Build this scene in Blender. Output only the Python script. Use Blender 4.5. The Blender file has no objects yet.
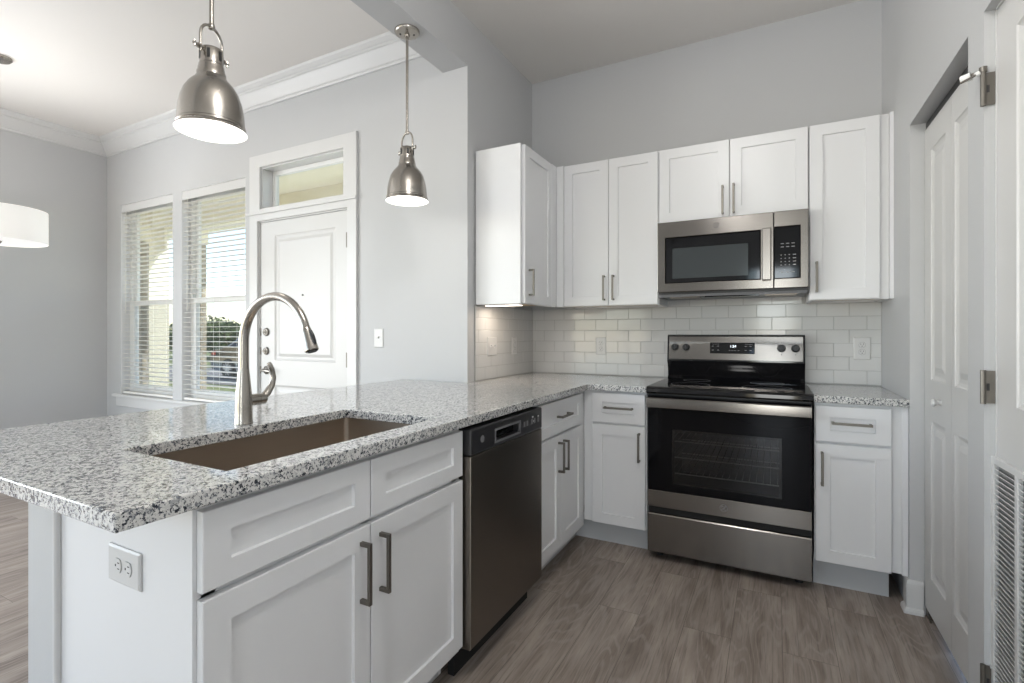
import bpy, bmesh, math, random
from mathutils import Vector, Matrix
random.seed(7)
S = bpy.context.scene
COL = S.collection
# ------------------------------------------------------------------ camera
cam_d = bpy.data.cameras.new('camera'); cam = bpy.data.objects.new('camera', cam_d); COL.objects.link(cam)
cam.location = (1.5729, -3.405, 1.2026)
cam.rotation_euler = (math.pi/2, 0, 0.4918)
cam_d.sensor_fit = 'HORIZONTAL'; cam_d.sensor_width = 36.0
cam_d.lens = 507.23*36/1024
cam_d.shift_x = 9.99/1024; cam_d.shift_y = -8.42/1024
cam_d.clip_start = 0.02; cam_d.clip_end = 300
S.camera = cam
# ------------------------------------------------------------------ light and exposure
S.view_settings.view_transform = 'Standard'; S.view_settings.look = 'None'
S.view_settings.gamma = 1.0; S.view_settings.use_curve_mapping = False
S.view_settings.exposure = 0.06
W = bpy.data.worlds.new('sky'); S.world = W; W.use_nodes = True
nt = W.node_tree; nt.nodes.clear()
wo = nt.nodes.new('ShaderNodeOutputWorld'); bg = nt.nodes.new('ShaderNodeBackground'); sk = nt.nodes.new('ShaderNodeTexSky')
sk.sky_type = 'NISHITA'; sk.sun_disc = False; sk.sun_elevation = math.radians(48); sk.sun_rotation = math.radians(40)
sk.air_density = 1.0; sk.dust_density = 0.0; sk.ozone_density = 1.0
hz = nt.nodes.new('ShaderNodeMix'); hz.data_type = 'RGBA'; hz.inputs[0].default_value = .35; hz.inputs[7].default_value = (.80, .86, .92, 1)
nt.links.new(sk.outputs[0], hz.inputs[6]); nt.links.new(hz.outputs[2], bg.inputs[0]); nt.links.new(bg.outputs[0], wo.inputs[0]); bg.inputs[1].default_value = 0.6
def lamp(kind, name, loc, energy, color=(1,1,1), size=None, size_y=None, aim=None, rad=None):
    d = bpy.data.lights.new(name, kind); o = bpy.data.objects.new(name, d); COL.objects.link(o)
    o.location = loc; d.energy = energy; d.color = color
    if kind == 'AREA':
        d.shape = 'RECTANGLE'; d.size = size; d.size_y = size_y or size
    if kind == 'POINT' and rad: d.shadow_soft_size = rad
    if aim is not None:
        o.rotation_euler = (Vector(aim)-Vector(loc)).to_track_quat('-Z', 'Y').to_euler()
    return o
XLW = -4.089
sun = lamp('SUN', 'sun', (0, -10, 12), 9.0, (1, .95, .86), aim=(0.0, 0.0, 0.0))
sun.rotation_euler = (math.radians(40), 0, math.radians(135)); sun.data.angle = 0.01
# daylight entering by the glazed openings of the rear wall, behind the camera
lamp('AREA', 'daylight_patio_door', (1.58, -6.72, 1.2), 24, (.92,.96,1), .5, 2.1, aim=(1.55, 0, 1.2))
lamp('AREA', 'daylight_rear_window', (-2.3, -6.72, 1.45), 24, (.95,.975,1), 3.2, 2.3, aim=(-2.3, 0, 1.4))

lamp('AREA', 'added_side_fill', (XLW-.10, -4.0, 1.45), 150, (.93,.965,1), 2.6, 2.2, aim=(2, -4.0, 1.45))  # added fill for the living room, at an unseen, assumed side opening

# ------------------------------------------------------------------ materials
MT = {}
def newmat(name):
    m = bpy.data.materials.new(name); m.use_nodes = True; n = m.node_tree
    b = n.nodes['Principled BSDF']; MT[name] = m
    return m, n, b
def P(name, col, rough=.5, metal=0., spec=.5, bump=None, coat=0., emit=None, estr=0.):
    m, n, b = newmat(name)
    b.inputs['Base Color'].default_value = (*col, 1); b.inputs['Roughness'].default_value = rough
    b.inputs['Metallic'].default_value = metal; b.inputs['Specular IOR Level'].default_value = spec
    b.inputs['Coat Weight'].default_value = coat; b.inputs['Coat Roughness'].default_value = .05
    if emit: b.inputs['Emission Color'].default_value = (*emit, 1); b.inputs['Emission Strength'].default_value = estr
    if bump:
        sc, st, dist = bump
        tc = n.nodes.new('ShaderNodeTexCoord'); nz = n.nodes.new('ShaderNodeTexNoise'); bp = n.nodes.new('ShaderNodeBump')
        nz.inputs['Scale'].default_value = sc; nz.inputs['Detail'].default_value = 3
        bp.inputs['Strength'].default_value = st; bp.inputs['Distance'].default_value = dist
        n.links.new(tc.outputs['Object'], nz.inputs['Vector']); n.links.new(nz.outputs[0], bp.inputs['Height']); n.links.new(bp.outputs[0], b.inputs['Normal'])
    return m
P('wall_paint', (.525,.53,.535), .55, bump=(220, .35, .002), spec=.35)
P('ceiling_paint', (.78,.755,.725), .8, bump=(150, .3, .002), spec=.2)
P('trim_paint', (.64,.64,.635), .35)
P('door_paint', (.60,.595,.585), .38)
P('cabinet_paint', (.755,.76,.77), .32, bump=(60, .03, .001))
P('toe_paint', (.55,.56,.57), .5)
P('cabinet_wood', (.52,.40,.27), .5, bump=(40,.1,.001))
P('tile_glaze', (.60,.602,.595), .09, spec=.4)
P('grout', (.40,.40,.39), .85)
P('plate_plastic', (.60,.60,.595), .3)
P('dark_slot', (.03,.03,.03), .6)
P('black_gloss', (.005,.005,.006), .06, spec=.5)
P('oven_black', (.004,.004,.005), .05, spec=.16)
P('black_satin', (.02,.02,.022), .32)
P('black_matte', (.008,.008,.008), .7)
P('grey_plastic', (.16,.16,.17), .4)
P('rack_wire', (.75,.75,.72), .4)
P('white_print', (.7,.7,.7), .5)
P('grey_print', (.33,.33,.33), .5)
P('viewing_glass', (.045,.052,.055), .12)
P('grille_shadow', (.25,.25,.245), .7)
P('dark_print', (.12,.12,.12), .5)
P('led', (.1,.1,.1), .5, emit=(.85,.93,1), estr=2.5)
P('shade_white', (.85,.85,.84), .35, emit=(1,.98,.95), estr=.45)
P('bulb', (1,1,1), .4, emit=(1,.96,.9), estr=4)
P('lamp_diffuser', (.9,.9,.9), .4, emit=(1,.97,.92), estr=4)
P('undercab_diffuser', (.9,.9,.9), .4, emit=(1,.88,.76), estr=3.5)
P('drum_fabric', (.85,.84,.82), .8, emit=(1,.95,.88), estr=.30)
P('rubber_white', (.85,.85,.84), .5)
P('blind_slat', (.82,.80,.76), .4)
P('cord', (.75,.74,.71), .7)
P('vinyl', (.80,.80,.79), .35)
P('stucco_cream', (.72,.67,.53), .85, bump=(60,.4,.01))
P('porch_paint', (.88,.82,.66), .7)
P('concrete', (.62,.61,.58), .85, bump=(8,.3,.01))
P('asphalt', (.20,.20,.20), .9, bump=(40,.5,.01))
P('car_paint', (.012,.014,.02), .18, coat=1.)
P('car_glass', (.03,.035,.04), .06)
P('chrome', (.85,.85,.86), .12, metal=1)
P('tyre', (.02,.02,.02), .8)
P('wheel_alloy', (.80,.80,.82), .35)
P('tail_red', (.5,.02,.02), .2)
P('bark', (.16,.11,.07), .9)

def metal_brushed(name, col, rough, scl, aniso=0., bmp=.015):
    m, n, b = newmat(name)
    b.inputs['Metallic'].default_value = 1
    tc = n.nodes.new('ShaderNodeTexCoord'); mp = n.nodes.new('ShaderNodeMapping'); nz = n.nodes.new('ShaderNodeTexNoise')
    mp.inputs['Scale'].default_value = scl; nz.inputs['Scale'].default_value = 1; nz.inputs['Detail'].default_value = 4
    n.links.new(tc.outputs['Object'], mp.inputs[0]); n.links.new(mp.outputs[0], nz.inputs['Vector'])
    r = n.nodes.new('ShaderNodeMapRange'); r.inputs['To Min'].default_value = rough-(.04 if aniso else .01); r.inputs['To Max'].default_value = rough+(.04 if aniso else .01)
    n.links.new(nz.outputs[0], r.inputs[0]); n.links.new(r.outputs[0], b.inputs['Roughness'])
    cr = n.nodes.new('ShaderNodeMix'); cr.data_type = 'RGBA'
    cr.inputs[6].default_value = (*[c*.96 for c in col],1); cr.inputs[7].default_value = (*[min(1,c*1.03) for c in col],1)
    n.links.new(nz.outputs[0], cr.inputs[0]); n.links.new(cr.outputs[2], b.inputs['Base Color'])
    bp = n.nodes.new('ShaderNodeBump'); bp.inputs['Strength'].default_value = bmp; bp.inputs['Distance'].default_value = .001
    n.links.new(nz.outputs[0], bp.inputs['Height']); n.links.new(bp.outputs[0], b.inputs['Normal'])
    b.inputs['Anisotropic'].default_value = aniso
    if aniso:
        tg = n.nodes.new('ShaderNodeTangent'); tg.direction_type = 'RADIAL'; tg.axis = 'Z'; n.links.new(tg.outputs[0], b.inputs['Tangent']); b.inputs['Anisotropic Rotation'].default_value = .25
    return m
metal_brushed('stainless', (.225,.21,.195), .22, (3, 3, 500), .75, 0)
metal_brushed('stainless_dark', (.23,.205,.18), .34, (3, 3, 500), .7, 0)
metal_brushed('sink_steel', (.45,.385,.32), .36, (60, 6, 60), bmp=0)
metal_brushed('nickel', (.40,.375,.34), .27, (60, 60, 60), bmp=0)
metal_brushed('pull_nickel', (.20,.185,.165), .42, (200, 200, 200))

def glass(name, tint=(1,1,1), refl=.08, rough=0.0):
    m = bpy.data.materials.new(name); m.use_nodes = True; n = m.node_tree; n.nodes.clear(); MT[name] = m
    o = n.nodes.new('ShaderNodeOutputMaterial'); t = n.nodes.new('ShaderNodeBsdfTransparent'); g = n.nodes.new('ShaderNodeBsdfGlossy')
    lw = n.nodes.new('ShaderNodeLayerWeight'); lw.inputs[0].default_value = .5; mx = n.nodes.new('ShaderNodeMixShader')
    pw = n.nodes.new('ShaderNodeMath'); pw.operation = 'POWER'; pw.inputs[1].default_value = 5; n.links.new(lw.outputs['Facing'], pw.inputs[0])
    f = n.nodes.new('ShaderNodeMath'); f.operation = 'MULTIPLY_ADD'; f.inputs[1].default_value = .96; f.inputs[2].default_value = .04; n.links.new(pw.outputs[0], f.inputs[0])
    t.inputs[0].default_value = (*tint, 1); g.inputs['Roughness'].default_value = rough
    n.links.new(f.outputs[0], mx.inputs[0]); n.links.new(t.outputs[0], mx.inputs[1]); n.links.new(g.outputs[0], mx.inputs[2]); n.links.new(mx.outputs[0], o.inputs[0])
glass('window_glass', (.95,.96,.96))
def screen():
    m = bpy.data.materials.new('screen_mesh'); m.use_nodes = True; n = m.node_tree; n.nodes.clear(); MT['screen_mesh'] = m
    o = n.nodes.new('ShaderNodeOutputMaterial'); t = n.nodes.new('ShaderNodeBsdfTransparent'); g = n.nodes.new('ShaderNodeBsdfDiffuse'); mx = n.nodes.new('ShaderNodeMixShader')
    g.inputs[0].default_value = (.06,.06,.06,1); mx.inputs[0].default_value = .25
    n.links.new(t.outputs[0], mx.inputs[1]); n.links.new(g.outputs[0], mx.inputs[2]); n.links.new(mx.outputs[0], o.inputs[0])
screen(); glass('oven_glass', (.5,.5,.5)); glass('smoked_glass', (.3,.33,.34))

def granite():
    m, n, b = newmat('granite')
    tc = n.nodes.new('ShaderNodeTexCoord')
    def vor(scale, loc):
        mp = n.nodes.new('ShaderNodeMapping'); mp.inputs['Location'].default_value = loc
        nz = n.nodes.new('ShaderNodeTexNoise'); nz.inputs['Scale'].default_value = scale*.9; nz.inputs['Detail'].default_value = 2
        ad = n.nodes.new('ShaderNodeMixRGB'); ad.blend_type = 'LINEAR_LIGHT'; ad.inputs[0].default_value = .006
        v = n.nodes.new('ShaderNodeTexVoronoi'); v.inputs['Scale'].default_value = scale
        n.links.new(tc.outputs['Object'], mp.inputs[0]); n.links.new(mp.outputs[0], nz.inputs['Vector']); n.links.new(mp.outputs[0], ad.inputs[1])
        n.links.new(nz.outputs['Color'], ad.inputs[2]); n.links.new(ad.outputs[0], v.inputs['Vector'])
        sp = n.nodes.new('ShaderNodeSeparateColor'); n.links.new(v.outputs['Color'], sp.inputs[0])
        return sp
    def ramp(src, stops):
        r = n.nodes.new('ShaderNodeValToRGB'); r.color_ramp.interpolation = 'CONSTANT'
        e = r.color_ramp.elements
        while len(e) < len(stops): e.new(.5)
        for q, (p, c) in zip(e, stops): q.position = p; q.color = (*c, 1)
        n.links.new(src, r.inputs[0]); return r
    a = vor(190, (0,0,0)); bb = vor(300, (3.3,1.7,.4)); c = vor(150, (7.1, 2.2, 5.4))
    r1 = ramp(a.outputs[0], [(0, (.60,.60,.585)), (.34, (.42,.425,.425)), (.52, (.70,.695,.67)), (.80, (.17,.18,.20)), (.91, (.03,.035,.045))])
    r2 = ramp(bb.outputs[0], [(0, (0,0,0)), (.80, (1,1,1))])
    r3 = ramp(c.outputs[1], [(0, (0,0,0)), (.84, (1,1,1))])
    m1 = n.nodes.new('ShaderNodeMix'); m1.data_type = 'RGBA'; m1.inputs[7].default_value = (.05,.055,.07,1)
    n.links.new(r2.outputs[0], m1.inputs[0]); n.links.new(r1.outputs[0], m1.inputs[6])
    m2 = n.nodes.new('ShaderNodeMix'); m2.data_type = 'RGBA'; m2.inputs[7].default_value = (.66,.655,.64,1)
    n.links.new(r3.outputs[0], m2.inputs[0]); n.links.new(m1.outputs[2], m2.inputs[6])
    n.links.new(m2.outputs[2], b.inputs['Base Color'])
    b.inputs['Roughness'].default_value = .07; b.inputs['Specular IOR Level'].default_value = .6
granite()

def planks():
    m, n, b = newmat('plank_floor')
    tc = n.nodes.new('ShaderNodeTexCoord'); mp = n.nodes.new('ShaderNodeMapping'); mp.inputs['Rotation'].default_value = (0,0,math.pi/2)
    n.links.new(tc.outputs['Object'], mp.inputs[0])
    br = n.nodes.new('ShaderNodeTexBrick'); br.offset = .37; br.inputs['Scale'].default_value = 1
    br.inputs['Brick Width'].default_value = 1.22; br.inputs['Row Height'].default_value = .178; br.inputs['Mortar Size'].default_value = .0009
    br.inputs['Color1'].default_value = (0,0,0,1); br.inputs['Color2'].default_value = (1,1,1,1); br.inputs['Mortar'].default_value = (.3,.3,.3,1)
    n.links.new(mp.outputs[0], br.inputs['Vector'])
    # per-plank offset of the grain
    off = n.nodes.new('ShaderNodeVectorMath'); off.operation = 'MULTIPLY'; off.inputs[1].default_value = (9,5,3)
    n.links.new(br.outputs['Color'], off.inputs[0])
    ad = n.nodes.new('ShaderNodeVectorMath'); n.links.new(mp.outputs[0], ad.inputs[0]); n.links.new(off.outputs[0], ad.inputs[1])
    st = n.nodes.new('ShaderNodeVectorMath'); st.operation = 'MULTIPLY'; st.inputs[1].default_value = (1.3, 9, 1)
    n.links.new(ad.outputs[0], st.inputs[0])
    # broad tone
    nz = n.nodes.new('ShaderNodeTexNoise'); nz.inputs['Scale'].default_value = 1.6; nz.inputs['Detail'].default_value = 5; nz.inputs['Roughness'].default_value = .6
    n.links.new(st.outputs[0], nz.inputs['Vector'])
    # cathedral rings: wave of a stretched noise
    nz2 = n.nodes.new('ShaderNodeTexNoise'); nz2.inputs['Scale'].default_value = .75; nz2.inputs['Detail'].default_value = 1.5; nz2.inputs['Distortion'].default_value = .1
    n.links.new(st.outputs[0], nz2.inputs['Vector'])
    ms = n.nodes.new('ShaderNodeMath'); ms.operation = 'MULTIPLY'; ms.inputs[1].default_value = 105; n.links.new(nz2.outputs[0], ms.inputs[0])
    sn = n.nodes.new('ShaderNodeMath'); sn.operation = 'SINE'; n.links.new(ms.outputs[0], sn.inputs[0])
    # fine pores
    st3 = n.nodes.new('ShaderNodeVectorMath'); st3.operation = 'MULTIPLY'; st3.inputs[1].default_value = (6, 150, 1); n.links.new(ad.outputs[0], st3.inputs[0])
    nz3 = n.nodes.new('ShaderNodeTexNoise'); nz3.inputs['Scale'].default_value = 1; nz3.inputs['Detail'].default_value = 3; n.links.new(st3.outputs[0], nz3.inputs['Vector'])
    r = n.nodes.new('ShaderNodeValToRGB'); e = r.color_ramp.elements
    e[0].position = .28; e[0].color = (.17,.135,.112,1); e[1].position = .74; e[1].color = (.45,.385,.335,1)
    n.links.new(nz.outputs[0], r.inputs[0])
    def mixf(fac, a, col, blend):
        x = n.nodes.new('ShaderNodeMix'); x.data_type = 'RGBA'; x.blend_type = blend
        n.links.new(fac, x.inputs[0]); n.links.new(a, x.inputs[6]); x.inputs[7].default_value = (*col, 1); return x.outputs[2]
    mr = n.nodes.new('ShaderNodeMapRange'); mr.inputs['From Min'].default_value = .35; mr.inputs['From Max'].default_value = 1; mr.inputs['To Max'].default_value = .80
    n.links.new(sn.outputs[0], mr.inputs[0])
    mk = n.nodes.new('ShaderNodeMath'); mk.operation = 'MULTIPLY'; n.links.new(mr.outputs[0], mk.inputs[0])
    pr = n.nodes.new('ShaderNodeMapRange'); pr.inputs['From Min'].default_value = .35; pr.inputs['From Max'].default_value = .65; n.links.new(nz3.outputs[0], pr.inputs[0]); n.links.new(pr.outputs[0], mk.inputs[1])
    c1 = mixf(mk.outputs[0], r.outputs[0], (.42,.37,.33), 'MIX')
    pr2 = n.nodes.new('ShaderNodeMapRange'); pr2.inputs['From Min'].default_value = .5; pr2.inputs['From Max'].default_value = .75; pr2.inputs['To Max'].default_value = .55; n.links.new(nz3.outputs[0], pr2.inputs[0])
    c2 = mixf(pr2.outputs[0], c1, (.09,.07,.06), 'MIX')
    pl = n.nodes.new('ShaderNodeMapRange'); pl.inputs['To Min'].default_value = .92; pl.inputs['To Max'].default_value = 1.06; n.links.new(br.outputs['Color'], pl.inputs[0])
    vm = n.nodes.new('ShaderNodeVectorMath'); vm.operation = 'SCALE'; n.links.new(c2, vm.inputs[0]); n.links.new(pl.outputs[0], vm.inputs['Scale'])
    fin = mixf(br.outputs['Fac'], vm.outputs[0], (.12,.10,.085), 'MIX')
    n.links.new(fin, b.inputs['Base Color']); b.inputs['Roughness'].default_value = .42; b.inputs['Specular IOR Level'].default_value = .35
    bp = n.nodes.new('ShaderNodeBump'); bp.inputs['Strength'].default_value = .15; bp.inputs['Distance'].default_value = .001
    n.links.new(nz3.outputs[0], bp.inputs['Height']); n.links.new(bp.outputs[0], b.inputs['Normal'])
planks()
def speck(name, c1, c2, scale, rough=.9, bump=.5):
    m, n, b = newmat(name)
    tc = n.nodes.new('ShaderNodeTexCoord'); nz = n.nodes.new('ShaderNodeTexNoise'); nz.inputs['Scale'].default_value = scale; nz.inputs['Detail'].default_value = 5
    r = n.nodes.new('ShaderNodeValToRGB'); r.color_ramp.elements[0].position = .35; r.color_ramp.elements[1].position = .65
    r.color_ramp.elements[0].color = (*c1,1); r.color_ramp.elements[1].color = (*c2,1)
    bp = n.nodes.new('ShaderNodeBump'); bp.inputs['Strength'].default_value = bump; bp.inputs['Distance'].default_value = .02
    n.links.new(tc.outputs['Object'], nz.inputs['Vector']); n.links.new(nz.outputs[0], r.inputs[0]); n.links.new(r.outputs[0], b.inputs['Base Color'])
    n.links.new(nz.outputs[0], bp.inputs['Height']); n.links.new(bp.outputs[0], b.inputs['Normal']); b.inputs['Roughness'].default_value = rough
speck('grass', (.10,.14,.05), (.26,.28,.12), 6)
speck('leaves', (.05,.09,.03), (.16,.20,.08), 3)
def stone():
    m, n, b = newmat('pier_stone')
    tc = n.nodes.new('ShaderNodeTexCoord'); v = n.nodes.new('ShaderNodeTexVoronoi'); v.feature = 'F1'; v.inputs['Scale'].default_value = 6
    v2 = n.nodes.new('ShaderNodeTexVoronoi'); v2.feature = 'DISTANCE_TO_EDGE'; v2.inputs['Scale'].default_value = 6
    mp = n.nodes.new('ShaderNodeMapping'); mp.inputs['Scale'].default_value = (1,1,1.9)
    n.links.new(tc.outputs['Object'], mp.inputs[0]); n.links.new(mp.outputs[0], v.inputs['Vector']); n.links.new(mp.outputs[0], v2.inputs['Vector'])
    sp = n.nodes.new('ShaderNodeSeparateColor'); n.links.new(v.outputs['Color'], sp.inputs[0])
    r = n.nodes.new('ShaderNodeValToRGB'); r.color_ramp.elements[0].color = (.26,.22,.16,1); r.color_ramp.elements[1].color = (.48,.42,.32,1)
    n.links.new(sp.outputs[0], r.inputs[0])
    lt = n.nodes.new('ShaderNodeMath'); lt.operation = 'LESS_THAN'; lt.inputs[1].default_value = .05; n.links.new(v2.outputs['Distance'], lt.inputs[0])
    x = n.nodes.new('ShaderNodeMix'); x.data_type = 'RGBA'; n.links.new(lt.outputs[0], x.inputs[0]); n.links.new(r.outputs[0], x.inputs[6]); x.inputs[7].default_value = (.40,.38,.33,1)
    n.links.new(x.outputs[2], b.inputs['Base Color']); b.inputs['Roughness'].default_value = .9
    bp = n.nodes.new('ShaderNodeBump'); bp.inputs['Distance'].default_value = .02; n.links.new(v2.outputs['Distance'], bp.inputs['Height']); n.links.new(bp.outputs[0], b.inputs['Normal'])
stone()

# ------------------------------------------------------------------ mesh helpers
class MB:
    def __init__(s): s.bm = bmesh.new()
    def box(s, x0, x1, y0, y1, z0, z1, bev=0, seg=1, M=None):
        vs = bmesh.ops.create_cube(s.bm, size=1)['verts']
        bmesh.ops.scale(s.bm, vec=(abs(x1-x0), abs(y1-y0), abs(z1-z0)), verts=vs)
        bmesh.ops.translate(s.bm, vec=((x0+x1)/2, (y0+y1)/2, (z0+z1)/2), verts=vs)
        if bev:
            es = list({e for v in vs for e in v.link_edges})
            r = bmesh.ops.bevel(s.bm, geom=es, offset=bev, segments=seg, affect='EDGES', profile=.5)
            vs = list({v for f in r['faces'] for v in f.verts} | {v for v in vs if v.is_valid})
        if M is not None: bmesh.ops.transform(s.bm, matrix=M, verts=vs)
        return s
    def ring(s, pts):
        return [s.bm.verts.new(p) for p in pts]
    def bridge(s, a, b, closed=True):
        n = len(a)
        for i in range(n if closed else n-1):
            j = (i+1) % n
            try: s.bm.faces.new((a[i], a[j], b[j], b[i]))
            except ValueError: pass
    def face(s, vs):
        try: s.bm.faces.new(vs)
        except ValueError: pass
    def lathe(s, prof, c=(0,0,0), axis='Z', n=32, M=None):
        rings = []
        for r, h in prof:
            pts = []
            for k in range(n):
                a = 2*math.pi*k/n; u, v = r*math.cos(a), r*math.sin(a)
                p = {'Z': (u, v, h), 'Y': (u, h, v), 'X': (h, u, v)}[axis]
                p = Vector(p)
                if M is not None: p = M @ p
                pts.append(p + Vector(c))
            rings.append(s.ring(pts))
        for a, b in zip(rings, rings[1:]): s.bridge(a, b)
        if prof[0][0] > 1e-6: s.face(rings[0])
        if prof[-1][0] > 1e-6: s.face(list(reversed(rings[-1])))
        return s
    def lathe_open(s, prof, c=(0,0,0), n=32):
        rings = [s.ring([Vector((r*math.cos(2*math.pi*k/n), r*math.sin(2*math.pi*k/n), h))+Vector(c) for k in range(n)]) for r, h in prof]
        for a, b in zip(rings, rings[1:]): s.bridge(a, b)
        return s
    def tube(s, pts, r, n=12, square=False):
        pts = [Vector(p) for p in pts]; rr = r if isinstance(r, (list, tuple)) else [r]*len(pts)
        rings = []; up = None
        for i, p in enumerate(pts):
            t = (pts[min(i+1, len(pts)-1)] - pts[max(i-1, 0)]).normalized()
            if up is None:
                up = Vector((0,0,1)) if abs(t.z) < .9 else Vector((0,1,0))
            u = t.cross(up).normalized(); v = u.cross(t).normalized(); up = v
            rings.append(s.ring([p + (u*math.cos(2*math.pi*k/n + (math.pi/4 if square else 0)) + v*math.sin(2*math.pi*k/n + (math.pi/4 if square else 0)))*rr[i] for k in range(n)]))
        for a, b in zip(rings, rings[1:]): s.bridge(a, b)
        s.face(rings[0]); s.face(list(reversed(rings[-1])))
        return s
    def prism(s, prof, f0, f1):   # closed outline, f(u,v)->point for both ends
        a = s.ring([f0(*p) for p in prof]); b = s.ring([f1(*p) for p in prof])
        s.bridge(a, b); s.face(a); s.face(list(reversed(b)))
        return s
    def slab(s, m, A, B, d0, d1, holes=()):
        """slab between depths d0,d1 on map m(a,b,d), rectangle A x B, with rectangular holes"""
        aa = sorted({*A, *[q for h in holes for q in h[:2] if A[0] < q < A[1]]}); bb = sorted({*B, *[q for h in holes for q in h[2:] if B[0] < q < B[1]]})
        V = {}
        def v(i, j, k):
            if (i, j, k) not in V: V[i, j, k] = s.bm.verts.new(m(aa[i], bb[j], d1 if k else d0))
            return V[i, j, k]
        def solid(i, j):
            if i < 0 or j < 0 or i >= len(aa)-1 or j >= len(bb)-1: return False
            ca, cb = (aa[i]+aa[i+1])/2, (bb[j]+bb[j+1])/2
            return not any(h[0] < ca < h[1] and h[2] < cb < h[3] for h in holes)
        for i in range(len(aa)-1):
            for j in range(len(bb)-1):
                if not solid(i, j): continue
                s.face((v(i,j,1), v(i+1,j,1), v(i+1,j+1,1), v(i,j+1,1)))
                s.face((v(i,j,0), v(i,j+1,0), v(i+1,j+1,0), v(i+1,j,0)))
                for di, dj, e in ((-1,0,((i,j),(i,j+1))), (1,0,((i+1,j+1),(i+1,j))), (0,-1,((i+1,j),(i,j))), (0,1,((i,j+1),(i+1,j+1)))):
                    if not solid(i+di, j+dj):
                        s.face((v(*e[0],0), v(*e[0],1), v(*e[1],1), v(*e[1],0)))
        return s
    def panel(s, m, A, B, steps, cap=True):
        """nested rectangles: steps = [(inset, depth), ...]"""
        rs = [s.ring([m(A[0]+i, B[0]+i, d), m(A[1]-i, B[0]+i, d), m(A[1]-i, B[1]-i, d), m(A[0]+i, B[1]-i, d)]) for i, d in steps]
        for a, b in zip(rs, rs[1:]): s.bridge(a, b)
        if cap: s.face(rs[-1])
        return s
    def build(s, name, mat, parent=None, smooth=False, bevel=0, merge=True):
        bm = s.bm
        if merge: bmesh.ops.remove_doubles(bm, verts=bm.verts, dist=1e-6)
        bmesh.ops.recalc_face_normals(bm, faces=bm.faces)
        me = bpy.data.meshes.new(name); bm.to_mesh(me); bm.free()
        o = bpy.data.objects.new(name, me); COL.objects.link(o)
        me.materials.append(MT[mat])
        if parent is not None:
            org = Vector(parent['_org']); me.transform(Matrix.Translation(-org)); o.parent = parent; o['_org'] = tuple(org)
        if smooth:
            for p in me.polygons: p.use_smooth = True
            try: me.set_sharp_from_angle(angle=math.radians(38))
            except Exception: pass
        if bevel:
            md = o.modifiers.new('bevel', 'BEVEL'); md.width = bevel; md.segments = 2; md.limit_method = 'ANGLE'; md.angle_limit = math.radians(50)
        return o
def tag(o, label, cat, group=None, kind=None):
    o['label'] = label; o['category'] = cat
    if group: o['group'] = group
    if kind: o['kind'] = kind
    return o
def thing(name, label, cat, loc, group=None, kind=None):
    o = bpy.data.objects.new(name, None); COL.objects.link(o); o.location = loc; o['_org'] = tuple(loc); o.empty_display_size = .05
    if kind == 'structure': o['kind'] = kind; o['label'] = label; o['category'] = cat
    else: tag(o, label, cat, group, kind)
    return o
def struct(o, label=None):
    o['kind'] = 'structure'
    if label: o['label'] = label
    return o
def copy_tree(o, parent=None):
    c = o.copy(); COL.objects.link(c)
    if parent is not None: c.parent = parent
    for ch in list(o.children): copy_tree(ch, c)
    return c
def textmesh(name, s, size, mat, parent, M):
    cu = bpy.data.curves.new('t', 'FONT'); cu.body = s; cu.size = size; cu.extrude = .0003; cu.align_x = 'CENTER'; cu.align_y = 'CENTER'
    t = bpy.data.objects.new('t', cu); COL.objects.link(t)
    dg = bpy.context.evaluated_depsgraph_get(); me = bpy.data.meshes.new_from_object(t.evaluated_get(dg))
    bpy.data.objects.remove(t); bpy.data.curves.remove(cu)
    me.transform(M); org = Vector(parent['_org']); me.transform(Matrix.Translation(-org)); me.materials.clear(); me.materials.append(MT[mat])
    o = bpy.data.objects.new(name, me); COL.objects.link(o); o.parent = parent; o['_org'] = tuple(org); return o
def facY(y0):  return lambda a, b, d: (a, y0-d, b)          # faces -Y (towards the camera)
def facX(x0):  return lambda a, b, d: (x0+d, a, b)          # faces +X
def facXn(x0): return lambda a, b, d: (x0-d, a, b)          # faces -X
def facZ(z0):  return lambda a, b, d: (a, b, z0+d)

# ------------------------------------------------------------------ dimensions
XR = 2.0897; H = 3.04; YF = -.895; XL = -4.089; YB = -6.75; TH = .14; ZBM = 2.7605; BX = -.173
CT = .914; CB = .882; YP = -2.84
# ------------------------------------------------------------------ room shell
b = MB(); b.box(XL-.3, XR+1.2, YB-.3, .3, -.06, 0); struct(b.build('floor', 'plank_floor'))
b = MB(); b.box(XL-.3, XR+1.2, YB-.3, .3, H, H+.1); struct(b.build('ceiling', 'ceiling_paint'))
b = MB(); b.box(-.14, XR+TH, 0, .14, 0, H); struct(b.build('wall_back', 'wall_paint'))
b = MB(); b.box(BX, 0, YF, 0, 0, H); struct(b.build('wall_kitchen_left', 'wall_paint'))
b = MB(); b.slab(facY(YF), (XL, BX), (0, H), -TH, 0,
    [(-3.833,-2.984,.631,2.407), (-2.858,-2.012,.631,2.407), (-1.852,-.935,-1,2.043), (-1.825,-.971,2.13,2.446)])
struct(b.build('wall_entry', 'wall_paint'))
b = MB(); b.slab(facX(XL), (YB, YF+TH), (0, H), -TH, 0, [(-5.3,-2.7,.35,2.55)]); struct(b.build('wall_left', 'wall_paint'))  # out-of-view opening added for the side fill lamp
PY0, PY1, PZ = -1.392, -.645, 2.098       # pantry opening
DY0, DY1, DZ = -2.34, -1.524, 2.098       # utility door opening
b = MB(); b.slab(facXn(XR), (YB, 0), (0, H), -TH, 0, [(PY0,PY1,-1,PZ), (DY0,DY1,-1,DZ)]); struct(b.build('wall_right', 'wall_paint'))
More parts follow.
